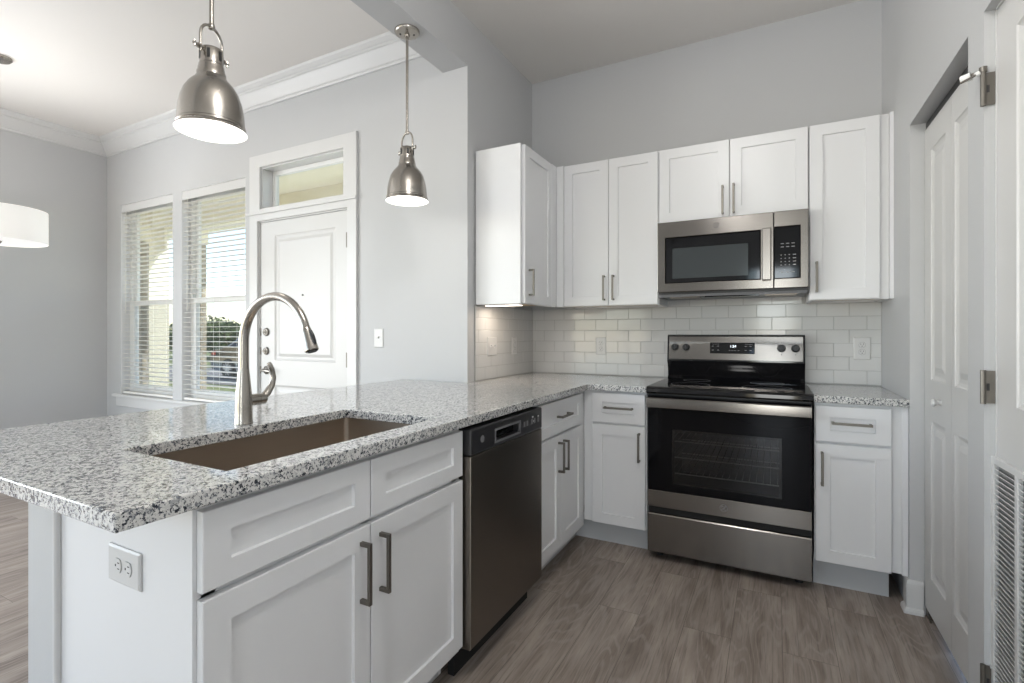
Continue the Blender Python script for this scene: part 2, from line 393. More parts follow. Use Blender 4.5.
b = MB(); b.slab(lambda a,b_,d: (a, YB+d, b_), (XL, XR), (0, H), -.14, 0, [(1.2,1.9,-1,2.26), (-3.9,-.7,.3,2.6)]); struct(b.build('wall_rear', 'wall_paint'))
b = MB(); b.box(BX, 0, YB, YF, ZBM, H); struct(b.build('wall_header_beam', 'wall_paint'))
b = MB(); b.box(XR+TH, XR+1.1, PY0-.2, PY1+.2, 0, .001); b.bm.free()
# closet interiors behind the doors
b = MB(); b.slab(facXn(XR+.75), (YB, 0), (0, H), -.05, 0); struct(b.build('wall_closet', 'wall_paint'))
# knee wall under the peninsula counter
b = MB(); b.box(-.081, .062, YP-.004, YF, 0, CB, .004, 2); struct(b.build('wall_knee', 'wall_paint'))

# crown moulding of the living room (entry wall, left wall, beam side)
crown = [(0,0), (.012,0), (.016,.006), (.016,.016), (.022,.02), (.075,.088), (.082,.092), (.082,.108), (.090,.112), (.108,.128), (.112,.14), (.112,.1435), (0,.1435)]
ZC = 2.8965
k = lambda f: (lambda u, v: f(u, ZC+v))
def crown_run(name, f0, f1):
    b = MB(); b.prism(crown, f0, f1); struct(b.build(name, 'trim_paint'))
crown_run('trim_1', lambda u,v: (XL+u, YF-u, ZC+v), lambda u,v: (BX-u, YF-u, ZC+v))
crown_run('trim_2', lambda u,v: (XL+u, YB, ZC+v), lambda u,v: (XL+u, YF-u, ZC+v))
crown_run('trim_3', lambda u,v: (BX-u, YB, ZC+v), lambda u,v: (BX-u, YF-u, ZC+v))
# baseboards
bbp = [(0,0), (.024,0), (.024,.012), (.020,.020), (.013,.024), (.013,.125), (.010,.135), (.006,.14), (0,.14)]
def bb(name, f0, f1): b = MB(); b.prism(bbp, f0, f1); struct(b.build(name, 'trim_paint'))
bb('baseboard_entry', lambda u,v: (XL+u, YF-u, v), lambda u,v: (-1.945, YF-u, v))
bb('baseboard_entry_right', lambda u,v: (-.85, YF-u, v), lambda u,v: (-.083, YF-u, v))
bb('baseboard_left', lambda u,v: (XL+u, YB, v), lambda u,v: (XL+u, YF-u, v))
# right wall: end of the stub by the counter, wrapping into the pantry opening
b = MB()
b.prism(bbp, lambda u,v: (XR-u, PY1-u, v), lambda u,v: (XR-u, -.60, v))
b.prism(bbp, lambda u,v: (XR-u, PY1-u, v), lambda u,v: (2.135, PY1-u, v))
struct(b.build('baseboard_right', 'trim_paint'))
b = MB()
b.prism(bbp, lambda u,v: (XR-u, DY1, v), lambda u,v: (XR-u, PY0+u, v))
b.prism(bbp, lambda u,v: (XR-u, PY0+u, v), lambda u,v: (2.135, PY0+u, v))
struct(b.build('baseboard_right_middle', 'trim_paint'))

# ------------------------------------------------------------------ windows of the entry wall
def window(idx, x0, x1, z0, z1, zm):
    w = thing('window_%d' % idx, 'white vinyl single-hung window beside the entry door', 'window', (x0, YF, z0), kind='structure')
    yo, yi = YF+.135, YF+.075
    MB().slab(facY(YF+.001), (x0, x1), (z0+.002, z1), -.074, 0, [(x0+.004, x1-.004, z0-1, z1-.004)]).build('jamb_liner', 'cabinet_paint', w)
    def frame(a0, a1, b0, b1, t, y0, y1):
        q = MB(); q.slab(facY(y0), (a0, a1), (b0, b1), -(y1-y0), 0, [(a0+t, a1-t, b0+t, b1-t)]); return q
    frame(x0, x1, z0, z1, .035, yi, yo).build('window_frame', 'vinyl', w, bevel=.002)
    frame(x0+.035, x1-.035, zm-.02, z1-.035, .035, yi+.03, yi+.055).build('upper_sash', 'vinyl', w, bevel=.002)
    frame(x0+.035, x1-.035, z0+.035, zm+.02, .04, yi+.002, yi+.029).build('lower_sash', 'vinyl', w, bevel=.002)
    MB().box(x0+.07, x1-.07, yi+.040, yi+.044, zm, z1-.07).build('upper_pane', 'window_glass', w)
    MB().box(x0+.075, x1-.075, yi+.013, yi+.017, z0+.075, zm-.02).build('lower_pane', 'window_glass', w)
    MB().box(x0+.07, x1-.07, yi+.0565, yi+.0572, z0+.06, zm-.01).build('insect_screen', 'screen_mesh', w)
window(1, -3.833, -2.984, .631, 2.407, 1.485)
window(2, -2.858, -2.012, .631, 2.407, 1.485)
# sill (stool) and apron running below both windows
b = MB(); b.box(-3.93, -1.955, YF-.035, YF, .606, .631, .004, 2)
b.box(-3.833, -2.984, YF, YF+.075, .606, .6315); b.box(-2.858, -2.012, YF, YF+.075, .606, .6315)
b.box(-3.89, -1.99, YF-.016, YF, .52, .606, .003); struct(b.build('trim_4', 'trim_paint'))
# blinds
def blind(x0, x1, z0, z1, label):
    w = thing('window_blind', label, 'blind', (x0, YF+.03, z0), 'white slatted blinds in the two tall windows')
    a0, a1 = x0+.006, x1-.006
    MB().box(a0, a1, YF+.002, YF+.012, z1-.078, z1-.006, .003, 2).box(a0, a0+.01, YF+.012, YF+.05, z1-.078, z1-.006).box(a1-.01, a1, YF+.012, YF+.05, z1-.078, z1-.006).build('valance', 'trim_paint', w)
    MB().box(a0+.012, a1-.012, YF+.015, YF+.062, z1-.05, z1-.008).build('headrail', 'blind_slat', w)
    q = MB(); z = z1-.10; t = math.radians(2)
    while z > z0+.045:
        M = Matrix.Translation(((a0+a1)/2, YF+.038, z)) @ Matrix.Rotation(t, 4, 'X')
        q.box(-(a1-a0)/2+.004, (a1-a0)/2-.004, -.0245, .0245, -.0014, .0014, M=M); z -= .0405
    q.build('slats', 'blind_slat', w)
    MB().box(a0+.004, a1-.004, YF+.014, YF+.062, z0+.006, z0+.026, .003).build('bottom_rail', 'blind_slat', w)
    q = MB()
    for f in (.14, .5, .86):
        x = a0+(a1-a0)*f
        for y in (YF+.0128, YF+.0632): q.tube([(x, y, z0+.02), (x, y, z1-.05)], .0009, 6)
    q.build('ladder_cord', 'cord', w)
    MB().tube([(a0+.085, YF-.001, z1-.07), (a0+.085, YF-.004, z1-.62), (a0+.085, YF-.004, z1-1.02)], [.003, .003, .0045], 8).build('tilt_wand', 'cord', w)
blind(-3.833, -2.984, .631, 2.407, 'white slatted blind in the left-hand window, next to the far corner')
blind(-2.858, -2.012, .631, 2.407, 'white slatted blind in the right-hand window, next to the entry door')

# ------------------------------------------------------------------ entry door, casing, transom
b = MB()
b.slab(facY(YF), (-1.942, -.8525), (0, 2.5367), 0, .018, [(-1.852,-.935,-1,2.043), (-1.825,-.971,2.13,2.446)])
struct(b.build('trim_5', 'trim_paint', bevel=.003))
b = MB(); b.box(-1.975, -.845, YF-.032, YF-.0175, 2.090, 2.108, .003, 2); struct(b.build('trim_6', 'trim_paint'))
b = MB(); b.slab(facY(YF), (-1.852, -.935), (0, 2.043), -.135, -.001, [(-1.843,-.944,-1,2.034)]); b.slab(facY(YF), (-1.825,-.971), (2.13,2.446), -.135, -.001, [(-1.815,-.981,2.14,2.436)]); struct(b.build('trim_7', 'trim_paint'))
def panel_door(name, parent, m, A, B, thick, panels, mat, raised=True):
    q = MB(); q.slab(m, A, B, 0, thick, [])
    q = MB()
    # front skin with panel recesses
    hs = [(p[0], p[1], p[2], p[3]) for p in panels]
    q.slab(m, A, B, thick-.012, thick, hs); q.slab(m, A, B, 0, thick-.012)
    for p in panels:
        st = [(0, thick), (.004, thick-.004), (.016, thick-.009)]
        if raised: st += [(.030, thick-.009), (.052, thick-.002)]
        else: st += [(.02, thick-.009)]
        q.panel(m, p[:2], p[2:], st)
    return q.build(name, mat, parent, merge=False)
d1 = thing('door_1', 'white two-panel entry door with nickel locks', 'door', (-1.39, YF, 0), kind='structure')
panel_door('door_slab', d1, facY(YF+.05), (-1.840, -.947), (.01, 2.031), .044, [(-1.685,-1.065,1.0,1.925), (-1.685,-1.065,.17,.82)], 'door_paint')
for z, r in ((1.211, .031), (1.069, .029)):
    o = MB().lathe([(r, 0), (r, .006), (r*.86, .014), (r*.55, .016), (r*.5, .020), (.0001, .020)], (-1.774, YF+.006, z), 'Y', 24, Matrix.Scale(-1, 4, (0,1,0))).build('deadbolt', 'pull_nickel', d1, True)
    MB().box(-1.781, -1.767, YF-.032, YF-.013, z-.004, z+.004, .0015).build('thumb_turn', 'nickel', o)
o = MB().lathe([(.031, 0), (.031, .006), (.024, .012), (.011, .016), (.011, .045), (.0001, .045)], (-1.774, YF+.006, .926), 'Y', 24, Matrix.Scale(-1, 4, (0,1,0))).build('lever_rose', 'pull_nickel', d1, True)
MB().tube([(-1.774, YF-.036, .926), (-1.74, YF-.040, .926), (-1.70, YF-.040, .923), (-1.665, YF-.036, .920)], [.009, .009, .008, .006], 10).build('door_lever', 'nickel', d1, True)
for z in (1.211, 1.069, .926): MB().box(-1.8435, -1.836, YF-.0, YF+.012, z-.028, z+.028).build('strike_plate', 'pull_nickel', d1)
for z in (1.827, 1.022, .22):
    MB().lathe([(.007, -.05), (.007, .05)], (-.942, YF-.007, z), 'Z', 12).box(-.956, -.942, YF-.006, YF-.0022, z-.05, z+.05).build('hinge', 'pull_nickel', d1)
MB().lathe([(.0065, 0), (.0065, .004), (.0001, .004)], (-1.387, YF+.007, 1.474), 'Y', 12, Matrix.Scale(-1, 4, (0,1,0))).build('peephole', 'dark_slot', d1)
w = thing('window_3', 'clear transom window above the entry door', 'window', (-1.4, YF, 2.13), kind='structure')
MB().slab(facY(YF+.09), (-1.815,-.981), (2.14,2.436), -.035, 0, [(-1.785,-1.011,2.17,2.406)]).build('window_frame', 'vinyl', w, bevel=.002)
MB().box(-1.785, -1.011, YF+.105, YF+.110, 2.17, 2.406).build('pane', 'window_glass', w)

# ------------------------------------------------------------------ pantry bifold door and louvered utility door
FX = 2.14
d2 = thing('door_2', 'white panelled bifold pantry door with a round knob', 'door', (FX, (PY0+PY1)/2, 0), kind='structure')
for y0, y1 in ((-1.0175, -.651), (-1.387, -1.0195)):
    if y1 > -.7:
        ps = [(-.945,-.745,.20,.845), (-.945,-.745,1.012,1.955)]
    else:
        ps = [(-1.255,-1.035-.02,.20,.845), (-1.255,-1.035-.02,1.012,1.955)]
    panel_door('door_leaf', d2, facXn(FX+.034), (y0, y1), (.045, 2.062), .034, ps, 'door_paint')
MB().lathe([(.011, 0), (.009, .008), (.008, .012), (.015, .018), (.017, .025), (.013, .031), (.0001, .033)], (FX, -.888, .934), 'X', 20, Matrix.Scale(-1, 4, (1,0,0))).build('door_knob', 'plate_plastic', d2, True)
MB().box(FX+.004, FX+.03, PY0+.003, PY1-.003, 2.066, 2.095).build('track', 'black_satin', d2)
MB().box(FX+.003, FX+.03, -.69, -.655, .002, .04).box(FX+.003, FX+.008, -.72, -.66, .002, .008).build('floor_bracket', 'nickel', d2)
UX = 2.1155
struct(MB().box(UX-.003, UX+.09, DY1-.001, DY1-.006, 0, DZ).box(XR, UX+.09, DY0, DY0+.018, 0, DZ).box(UX-.003, UX+.09, DY0, DY1-.001, DZ-.006, DZ).build('trim_8', 'trim_paint'))
d3 = thing('door_3', 'white utility door with a louvered air grille in its lower half', 'door', (UX, (DY0+DY1)/2, 0), kind='structure')
GY0, GY1, GZ0, GZ1 = -2.24, -1.545, .20, .845
q = panel_door('door_slab', d3, facXn(UX+.035), (DY0+.02, DY1-.008), (.012, DZ-.008), .035, [(-1.905,-1.655,1.012,1.985), (-2.215,-1.965,1.012,1.985)], 'door_paint')
g = MB(); m = facXn(UX)
g.slab(m, (GY0-.035, GY1+.025), (GZ0-.03, GZ1+.018), 0.0, .012, [(GY0, -1.905, GZ0, GZ1), (-1.885, -1.715, GZ0, GZ1) if False else (-1.88, -1.70, GZ0, GZ1), (-1.68, GY1, GZ0, GZ1)])
gr = g.build('air_grille', 'trim_paint', d3, bevel=.002)
q = MB(); z = GZ0+.008
while z < GZ1-.004:
    M = Matrix.Translation((UX-.0063, (GY0+GY1)/2, z)) @ Matrix.Rotation(math.radians(35), 4, 'Y')
    q.box(-.0056, .0056, -(GY1-GY0)/2-.002, (GY1-GY0)/2+.002, -.0009, .0009, M=M); z += .0138
q.build('louvres', 'trim_paint', gr)
MB().box(UX-.0008, UX-.0003, GY0, GY1, GZ0, GZ1).build('grille_gap_shade', 'grille_shadow', gr)  # grey sheet, shade of the louvre gaps put into its colour
for zz in (.70, .28):
    MB().lathe([(.004,0),(.004,.003),(.0001,.004)], (UX-.012, GY1+.012, zz), 'X', 10, Matrix.Scale(-1, 4, (1,0,0))).build('screw', 'plate_plastic', gr)
for z in (1.88, 1.053, .235):
    hg = MB().lathe([(.0065, -.047), (.0065, .047)], (XR-.004, -1.5315, z), 'Z', 12).box(XR-.003, UX-.004, -1.529, -1.5265, z-.045, z+.045).build('hinge', 'pull_nickel', d3)
    MB().box(XR+.004, XR+.010, -1.5302, -1.5294, z-.010, z+.010).build('hinge_leaf_slot', 'dark_slot', hg)
# hinge-pin door stop
ds = tag(bpy.data.objects.new('door_stop', None), 'nickel hinge-pin door stop with white rubber tips, on the top hinge by the pantry', 'door stop'); COL.objects.link(ds)
ds.location = (XR-.004, -1.5315, 1.93); ds['_org'] = tuple(ds.location)
MB().tube([(XR-.004, -1.5315, 1.934), (XR-.018, -1.520, 1.932), (XR-.034, -1.506, 1.929)], .004, 8).build('arm', 'pull_nickel', ds)
MB().tube([(XR-.006, -1.5315, 1.931), (XR-.028, -1.530, 1.919), (XR-.052, -1.528, 1.909)], .003, 8).build('adjusting_screw', 'pull_nickel', ds)
MB().lathe([(.009, -.004), (.009, .010)], (XR-.004, -1.5315, 1.931), 'Z', 14).build('collar', 'pull_nickel', ds)
MB().tube([(XR-.024, -1.512, 1.930), (XR-.043, -1.500, 1.928)], .011, 14).build('rubber_tip', 'rubber_white', ds)
MB().tube([(XR-.020, -1.5305, 1.9235), (XR-.012, -1.5310, 1.9275)], .007, 12).build('rubber_tip', 'rubber_white', ds)

# ------------------------------------------------------------------ tiled splashback
def tiles(name, along, a0, a1, rows, m, phase):
    q = MB(); tw, th, g = .1524, .0762, .0020
    z = CT+.001; i = 0
    zs = [1.372-.0755*(k_) for k_ in range(-1, 7)]
    for k_, zt in enumerate(zs):
        zb = zt-.0755
        ph = phase[k_ % 2]
        n0 = int((a0-ph)//.1535)-1
        for j in range(n0, n0+40):
            t0, t1 = ph+j*.1535, ph+(j+1)*.1535
            t0, t1 = max(t0, a0), min(t1, a1)
            b0, b1 = max(zb, CT+.001), min(zt, rows(.5*(t0+t1)))
            if t1-t0 < .006 or b1-b0 < .006: continue
            rx, rz = random.gauss(0, .0035), random.gauss(0, .003)
            ca, cb = (t0+t1)/2, (b0+b1)/2
            ha, hb = (t1-t0)/2-g/2, (b1-b0)/2-g/2
            def dd(a, b_): return .0075+(a-ca)*rx+(b_-cb)*rz
            r0 = q.ring([m(ca+sx*ha, cb+sy*hb, .003) for sx, sy in ((-1,-1),(1,-1),(1,1),(-1,1))])
            r1 = q.ring([m(ca+sx*ha, cb+sy*hb, dd(ca+sx*ha, cb+sy*hb)-.0012) for sx, sy in ((-1,-1),(1,-1),(1,1),(-1,1))])
            r2 = q.ring([m(ca+sx*(ha-.0014), cb+sy*(hb-.0014), dd(ca+sx*ha, cb+sy*hb)) for sx, sy in ((-1,-1),(1,-1),(1,1),(-1,1))])
            q.bridge(r0, r1); q.bridge(r1, r2); q.face(r2)
    o = struct(q.build(name, 'tile_glaze', merge=False))
    return o
tiles('trim_9', 'x', .0085, XR-.001, lambda x: 1.445 if .975 < x < 1.735 else 1.3715, facY(0), (1.717, 1.636))
tiles('trim_10', 'y', -.818, -.0005, lambda y: 1.3715, facX(0), (-.55, -.474))
struct(MB().box(.0055, XR-.0005, -.0062, -.0005, CT+.0005, 1.371).box(.977, 1.733, -.0062, -.0005, 1.371, 1.445).build('trim_11', 'grout'))
struct(MB().box(.0005, .0062, -.818, -.0005, CT+.0005, 1.371).box(.0005, .0085, -.8205, -.818, CT+.0005, 1.371).build('trim_12', 'grout'))

# ------------------------------------------------------------------ countertops
q = MB(); q.slab(facZ(CB), (-.4773, .972), (-2.984, -.0005), 0, CT-CB, [(-.4773, 0.0005, YF-.0005, 0), (.648, .972, -2.984, -.648), (.145, .562, -2.740, -1.990)])
tag(q.build('countertop', 'granite', bevel=.003), 'speckled grey granite worktop of the peninsula, with the sink cut into it', 'countertop', 'granite worktops')
q = MB(); q.slab(facZ(CB), (1.737, XR-.0005), (-.648, -.0005), 0, CT-CB)
tag(q.build('countertop', 'granite', bevel=.003), 'short speckled granite worktop between the range and the right wall', 'countertop', 'granite worktops')
# ------------------------------------------------------------------ cabinet helpers
def shaker(name, parent, m, A, B, rail=.057, mat='cabinet_paint', t=.019):
    q = MB()
    if min(A[1]-A[0], B[1]-B[0]) < .17: rb = min(rail, (B[1]-B[0])*.30)
    q = MB(); c = .0018
    rl = rail; rs = [(0, 0), (0, t-c), (c, t)]
    for_i = []
    def ring(ia, ib, d): return q.ring([m(A[0]+ia, B[0]+ib, d), m(A[1]-ia, B[0]+ib, d), m(A[1]-ia, B[1]-ib, d), m(A[0]+ia, B[1]-ib, d)])
    ib = rl if B[1]-B[0] > .25 else (B[1]-B[0])*.31
    rings = [ring(0,0,0), ring(0,0,t-c), ring(c,c,t), ring(rl,ib,t), ring(rl+.0015,ib+.0015,t-.0085)]
    for a, b_ in zip(rings, rings[1:]): q.bridge(a, b_)
    q.face(rings[-1]); q.face(list(reversed(rings[0])))
    return q.build(name, mat, parent)
def pull(parent, m, a, b0, b1, vertical, t=.019, name='handle'):
    """square bar pull, b0..b1 along its length"""
    q = MB(); r = .0055; off = .034
    def P_(l, w, d): return m(w, l, d) if vertical else m(l, w, d)
    L = [(b0, a, t), (b0, a, t+off), (b1, a, t+off), (b1, a, t)]
    def bar(l0, l1, w0, w1, d0_, d1_):
        vs = [q.bm.verts.new(P_(l, w_, d)) for l in (l0, l1) for w_ in (w0, w1) for d in (d0_, d1_)]
        for f in ((0,1,3,2), (4,6,7,5), (0,4,5,1), (2,3,7,6), (0,2,6,4), (1,5,7,3)): q.face([vs[i] for i in f])
    bar(b0, b1, a-r, a+r, t+off-.009, t+off)
    bar(b0, b0+.011, a-r, a+r, t-.0005, t+off-.009); bar(b1-.011, b1, a-r, a+r, t-.0005, t+off-.009)
    return q.build(name, 'pull_nickel', parent, bevel=.0012, merge=False)
def boards(*bs):
    q = MB()
    for x in bs: q.box(*x)
    return q

# sink base cabinet
Y0, Y1 = -2.84, -1.926
c = thing('base_cabinet', 'white sink cabinet at the near end of the peninsula, two drawer fronts over two doors', 'cabinet', (.61, (Y0+Y1)/2, 0), 'white base cabinets')
boards((.072,.61,Y0,Y0+.016,0,CB-.001), (.072,.535,Y1-.016,Y1,0,.10), (.072,.61,Y1-.016,Y1,.10,CB-.001), (.072,.61,Y0+.016,Y1-.016,.10,.116), (.072,.084,Y0+.016,Y1-.016,.116,CB-.001),
       (.592,.61,Y0+.016,Y1-.016,.84,CB-.001), (.592,.61,Y0+.016,Y1-.016,.69,.72), (.592,.61,Y0+.016,Y0+.045,.1,.86), (.592,.61,Y1-.045,Y1-.016,.1,.86), (.592,.61,-2.40,-2.365,.1,.7)).build('carcass', 'cabinet_paint', c)
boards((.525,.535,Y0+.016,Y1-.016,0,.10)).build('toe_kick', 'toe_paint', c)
m = facX(.611)
for a, bb_ in ((Y0+.008, -2.384), (-2.380, Y1-.004)):
    shaker('drawer_front', c, m, (a, bb_), (.712, .866))
for a, bb_, h_ in ((Y0+.008, -2.384, -2.418), (-2.380, Y1-.004, -2.345)):
    dr = shaker('door', c, m, (a, bb_), (.124, .697)); pull(dr, m, h_, .503, .662, True)
MB().lathe([(.009,-.44),(.009,.44)], (.081, YP-.004, .44), 'Z', 12).build('corner_bead', 'trim_paint', c, True)
# base cabinet between dishwasher and corner
Y0, Y1 = -1.312, -.610
c = thing('base_cabinet', 'white corner base cabinet past the dishwasher, one drawer above two doors', 'cabinet', (.61, -.96, 0), 'white base cabinets')
boards((.072,.535,Y0,Y0+.016,0,.10), (.072,.61,Y0,Y0+.016,.10,CB-.001), (.072,.52,-.630,-.614,.0,.10), (.072,.59,-.630,-.614,.10,CB-.001), (.072,.592,Y0+.016,-.63,.10,.116), (.072,.084,Y0+.016,-.63,.116,CB-.001), (.592,.61,Y0,-.611,.1,CB-.001)).build('carcass', 'cabinet_paint', c)
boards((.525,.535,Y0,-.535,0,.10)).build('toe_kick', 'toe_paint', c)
dr = shaker('drawer', c, m, (Y0+.004, -.694), (.705, .866)); pull(dr, m, .789, -1.072, -.925, False)
for a, bb_, h_ in ((Y0+.004, -1.021, -1.050), (-1.018, -.694, -.985)):
    dr = shaker('door', c, m, (a, bb_), (.132, .691)); pull(dr, m, h_, .510, .662, True)
# back-run cabinet left of the range
c = thing('base_cabinet', 'narrow white base cabinet left of the range, handle on its right side', 'cabinet', (.80, -.61, 0), 'white base cabinets')
boards((.612,.968,-.61,-.592,.134,CB-.001), (.952,.968,-.592,-.02,.134,CB-.001), (.952,.968,-.525,-.02,0,.134), (.64,.656,-.592,-.02,.136,CB-.001), (.656,.952,-.592,-.02,.136,.150), (.656,.952,-.032,-.02,.116,CB-.001)).build('carcass', 'cabinet_paint', c)
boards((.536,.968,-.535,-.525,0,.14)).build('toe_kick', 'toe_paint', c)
m = facY(-.611)
dr = shaker('drawer', c, m, (.666, .961), (.703, .868)); pull(dr, m, .789, .738, .898, False)
dr = shaker('door', c, m, (.666, .961), (.136, .692)); pull(dr, m, .931, .505, .661, True)
# right of the range
c = thing('base_cabinet', 'narrow white base cabinet right of the range, handle on its left side', 'cabinet', (1.91, -.61, 0), 'white base cabinets')
boards((1.741,2.0885,-.61,-.592,.143,CB-.001), (1.741,1.757,-.592,-.02,.143,CB-.001), (1.741,1.757,-.525,-.02,0,.143), (2.06,2.076,-.592,-.02,.145,CB-.001), (1.757,2.06,-.592,-.02,.145,.16), (1.757,2.06,-.032,-.02,.116,CB-.001)).build('carcass', 'cabinet_paint', c)
boards((1.741,2.035,-.535,-.525,0,.15)).build('toe_kick', 'toe_paint', c)
boards((2.0685,2.0887,-.624,-.6105,.142,CB-.001)).build('filler_strip', 'cabinet_paint', c)
dr = shaker('drawer', c, m, (1.745, 2.030), (.702, .866)); pull(dr, m, .791, 1.807, 1.959, False)
dr = shaker('door', c, m, (1.745, 2.030), (.143, .690)); pull(dr, m, 1.770, .500, .654, True)

# upper cabinets
ZU, ZT = 1.372, 2.2834
G = 'white wall cabinets'
c = thing('wall_cabinet', 'white wall cabinet on the left wall, tall side panel facing the peninsula', 'cabinet', (.15, -.57, ZU), G)
boards((.0095,.305,-.818,-.802,ZU,ZT), (.0095,.305,-.802,-.326,ZT-.016,ZT), (.0095,.022,-.802,-.326,ZU,ZT-.016), (.287,.305,-.802,-.326,ZU,ZT-.016)).build('carcass', 'cabinet_paint', c)
boards((.022,.287,-.802,-.326,ZU+.012,ZU+.024)).build('underside', 'cabinet_wood', c)
m = facX(.306); dr = shaker('door', c, m, (-.796, -.402), (ZU+.002, ZT-.004)); pull(dr, m, -.745, 1.418, 1.572, True)
boards((.306,.3245,-.399,-.326,ZU,ZT)).build('filler_strip', 'cabinet_paint', c)
m = facY(-.306)
def upper(x0, x1, z0, label, doors, extra=()):
    c = thing('wall_cabinet', label, 'cabinet', ((x0+x1)/2, -.16, z0), G)
    boards((x0,x0+.016,-.305,-.0095,z0,ZT), (x1-.016,x1,-.305,-.0095,z0,ZT), (x0+.016,x1-.016,-.305,-.0095,ZT-.016,ZT), (x0+.016,x1-.016,-.0215,-.0095,z0,ZT-.016), (x0+.016,x1-.016,-.305,-.287,z0,ZT-.016)).build('carcass', 'cabinet_paint', c)
    boards((x0+.016,x1-.016,-.287,-.0215,z0+.012,z0+.024)).build('underside', 'cabinet_wood', c)
    for e in extra: boards(e).build('filler_strip', 'cabinet_paint', c)
    for a0, a1, ha, h0, h1 in doors:
        dr = shaker('door', c, m, (a0, a1), (z0+.003, ZT-.004)); pull(dr, m, ha, h0, h1, True)
upper(.326, .9725, ZU, 'tall two-door white wall cabinet between the corner and the microwave', [(.378, .669, .645, 1.405, 1.559), (.672, .968, .703, 1.405, 1.559)], [(.326,.375,-.3245,-.3055,ZU,ZT)])
upper(.9745, 1.7325, 1.845, 'short two-door white wall cabinet above the microwave', [(.977, 1.355, 1.322, 1.865, 2.022), (1.359, 1.730, 1.378, 1.865, 2.026)])
upper(1.7345, 2.072, ZU, 'single-door white wall cabinet right of the microwave, against the right wall', [(1.738, 2.034, 1.768, 1.414, 1.570)], [(2.0735,2.089,-.3245,-.0095,ZU,ZT)])
# under-cabinet light
c = thing('under_cabinet_light', 'slim warm light strip glowing under the left wall cabinet', 'light', (.14, -.74, ZU), None)
MB().box(.05, .28, -.785, -.725, 1.366, 1.3825, .003).build('housing', 'plate_plastic', c)
MB().box(.055, .275, -.781, -.729, 1.3625, 1.3665).build('diffuser', 'undercab_diffuser', c)
lamp('AREA', 'under_cabinet_lamp', (.17, -.66, 1.358), 1.0, (1,.84,.68), .22, .10, aim=(.12, -.60, 0))

# ------------------------------------------------------------------ sink and faucet
c = thing('sink', 'undermount stainless steel sink basin set in the granite peninsula', 'sink', (.35, -2.38, CB-.22))
q = MB()
x0, x1, y0, y1 = .137, .570, -2.748, -1.982; zt, zb = CB-.001, CB-.225
def rr(x0, x1, y0, y1, r, z, n=6):
    pts = []
    for cx_, cy_, a0 in ((x1-r, y1-r, 0), (x0+r, y1-r, 90), (x0+r, y0+r, 180), (x1-r, y0+r, 270)):
        for i in range(n+1):
            a = math.radians(a0+90*i/n); pts.append((cx_+r*math.cos(a), cy_+r*math.sin(a), z))
    return pts
R_ = [rr(x0-.012,x1+.012,y0-.012,y1+.012,.02,zt-.0015), rr(x0-.012,x1+.012,y0-.012,y1+.012,.02,zt), rr(x0,x1,y0,y1,.016,zt), rr(x0,x1,y0,y1,.016,zb+.02), rr(x0+.006,x1-.006,y0+.006,y1-.006,.016,zb+.006), rr(x0+.02,x1-.02,y0+.02,y1-.02,.012,zb), rr(x0-.0015,x1+.0015,y0-.0015,y1+.0015,.016,zb-.0015), rr(x0-.0015,x1+.0015,y0-.0015,y1+.0015,.016,zt-.0015)]
RR = [q.ring(p_) for p_ in R_]
for a, b_ in zip(RR[:6], RR[1:6]): q.bridge(a, b_)
q.face(RR[5]); q.bridge(RR[6], RR[7]); q.face(list(reversed(RR[6]))); q.bridge(RR[7], RR[0])
q.build('basin', 'sink_steel', c, True)
MB().lathe([(.056, zb+.0005), (.056, zb+.003), (.044, zb+.004), (.040, zb+.001), (.0001, zb+.001)], (.33, -2.38, 0), 'Z', 32).build('drain', 'stainless', c, True)
c = thing('faucet', 'brushed nickel gooseneck pull-down faucet standing behind the sink', 'faucet', (.09, -2.373, CT))
FXx, FY = .090, -2.373
MB().lathe([(.0275, CT+.0005), (.0275, CT+.006), (.0262, CT+.010), (.0255, CT+.05), (.0235, CT+.10), (.0195, CT+.14), (.0165, CT+.168), (.0158, CT+.176), (.0001, CT+.176)], (FXx, FY, 0), 'Z', 32).build('body', 'nickel', c, True)
pts = [(FXx, FY, 1.089), (FXx, FY, 1.13)]
cx_, cz_, R0 = FXx+.145, 1.169, .145
for i in range(0, 34):
    a = math.radians(180 - i*4.88)
    pts.append((cx_+R0*math.cos(a), FY, cz_+R0*math.sin(a)))
q = MB(); rr_ = [.0152]*2 + [.0152 - .0030*min(1, i/26) for i in range(34)]
q.tube(pts, rr_, 18).build('spout', 'nickel', c, True)
e = Vector(pts[-1]); dr_ = (Vector(pts[-1])-Vector(pts[-2])).normalized()
q = MB(); q.tube([e-dr_*.001, e+dr_*.004, e+dr_*.012, e+dr_*.03, e+dr_*.056, e+dr_*.068, e+dr_*.0705], [.0128, .0138, .0150, .0158, .0195, .0200, .0180], 20)
hd = q.build('spray_head', 'nickel', c, True)
MB().tube([e+dr_*.070, e+dr_*.0725], [.0165, .015], 18).build('nozzle', 'black_satin', hd)
nrm = Vector((-dr_.z, 0, dr_.x)) if dr_.z < 0 else Vector((dr_.z, 0, -dr_.x))
nrm = Vector((abs(dr_.z), 0, abs(dr_.x)))
MB().tube([e+dr_*.012+nrm*.0145, e+dr_*.028+nrm*.0175, e+dr_*.046+nrm*.0185, e+dr_*.056+nrm*.0185], [.005, .0065, .0065, .005], 10).build('spray_button', 'black_satin', hd, True)
MB().tube([(FXx, FY+.012, .987), (FXx, FY+.050, .987)], .0190, 20).tube([(FXx, FY+.051, .987), (FXx, FY+.072, .987), (FXx, FY+.077, .987)], [.0185, .0185, .014], 20).build('valve_stem', 'nickel', c, True)
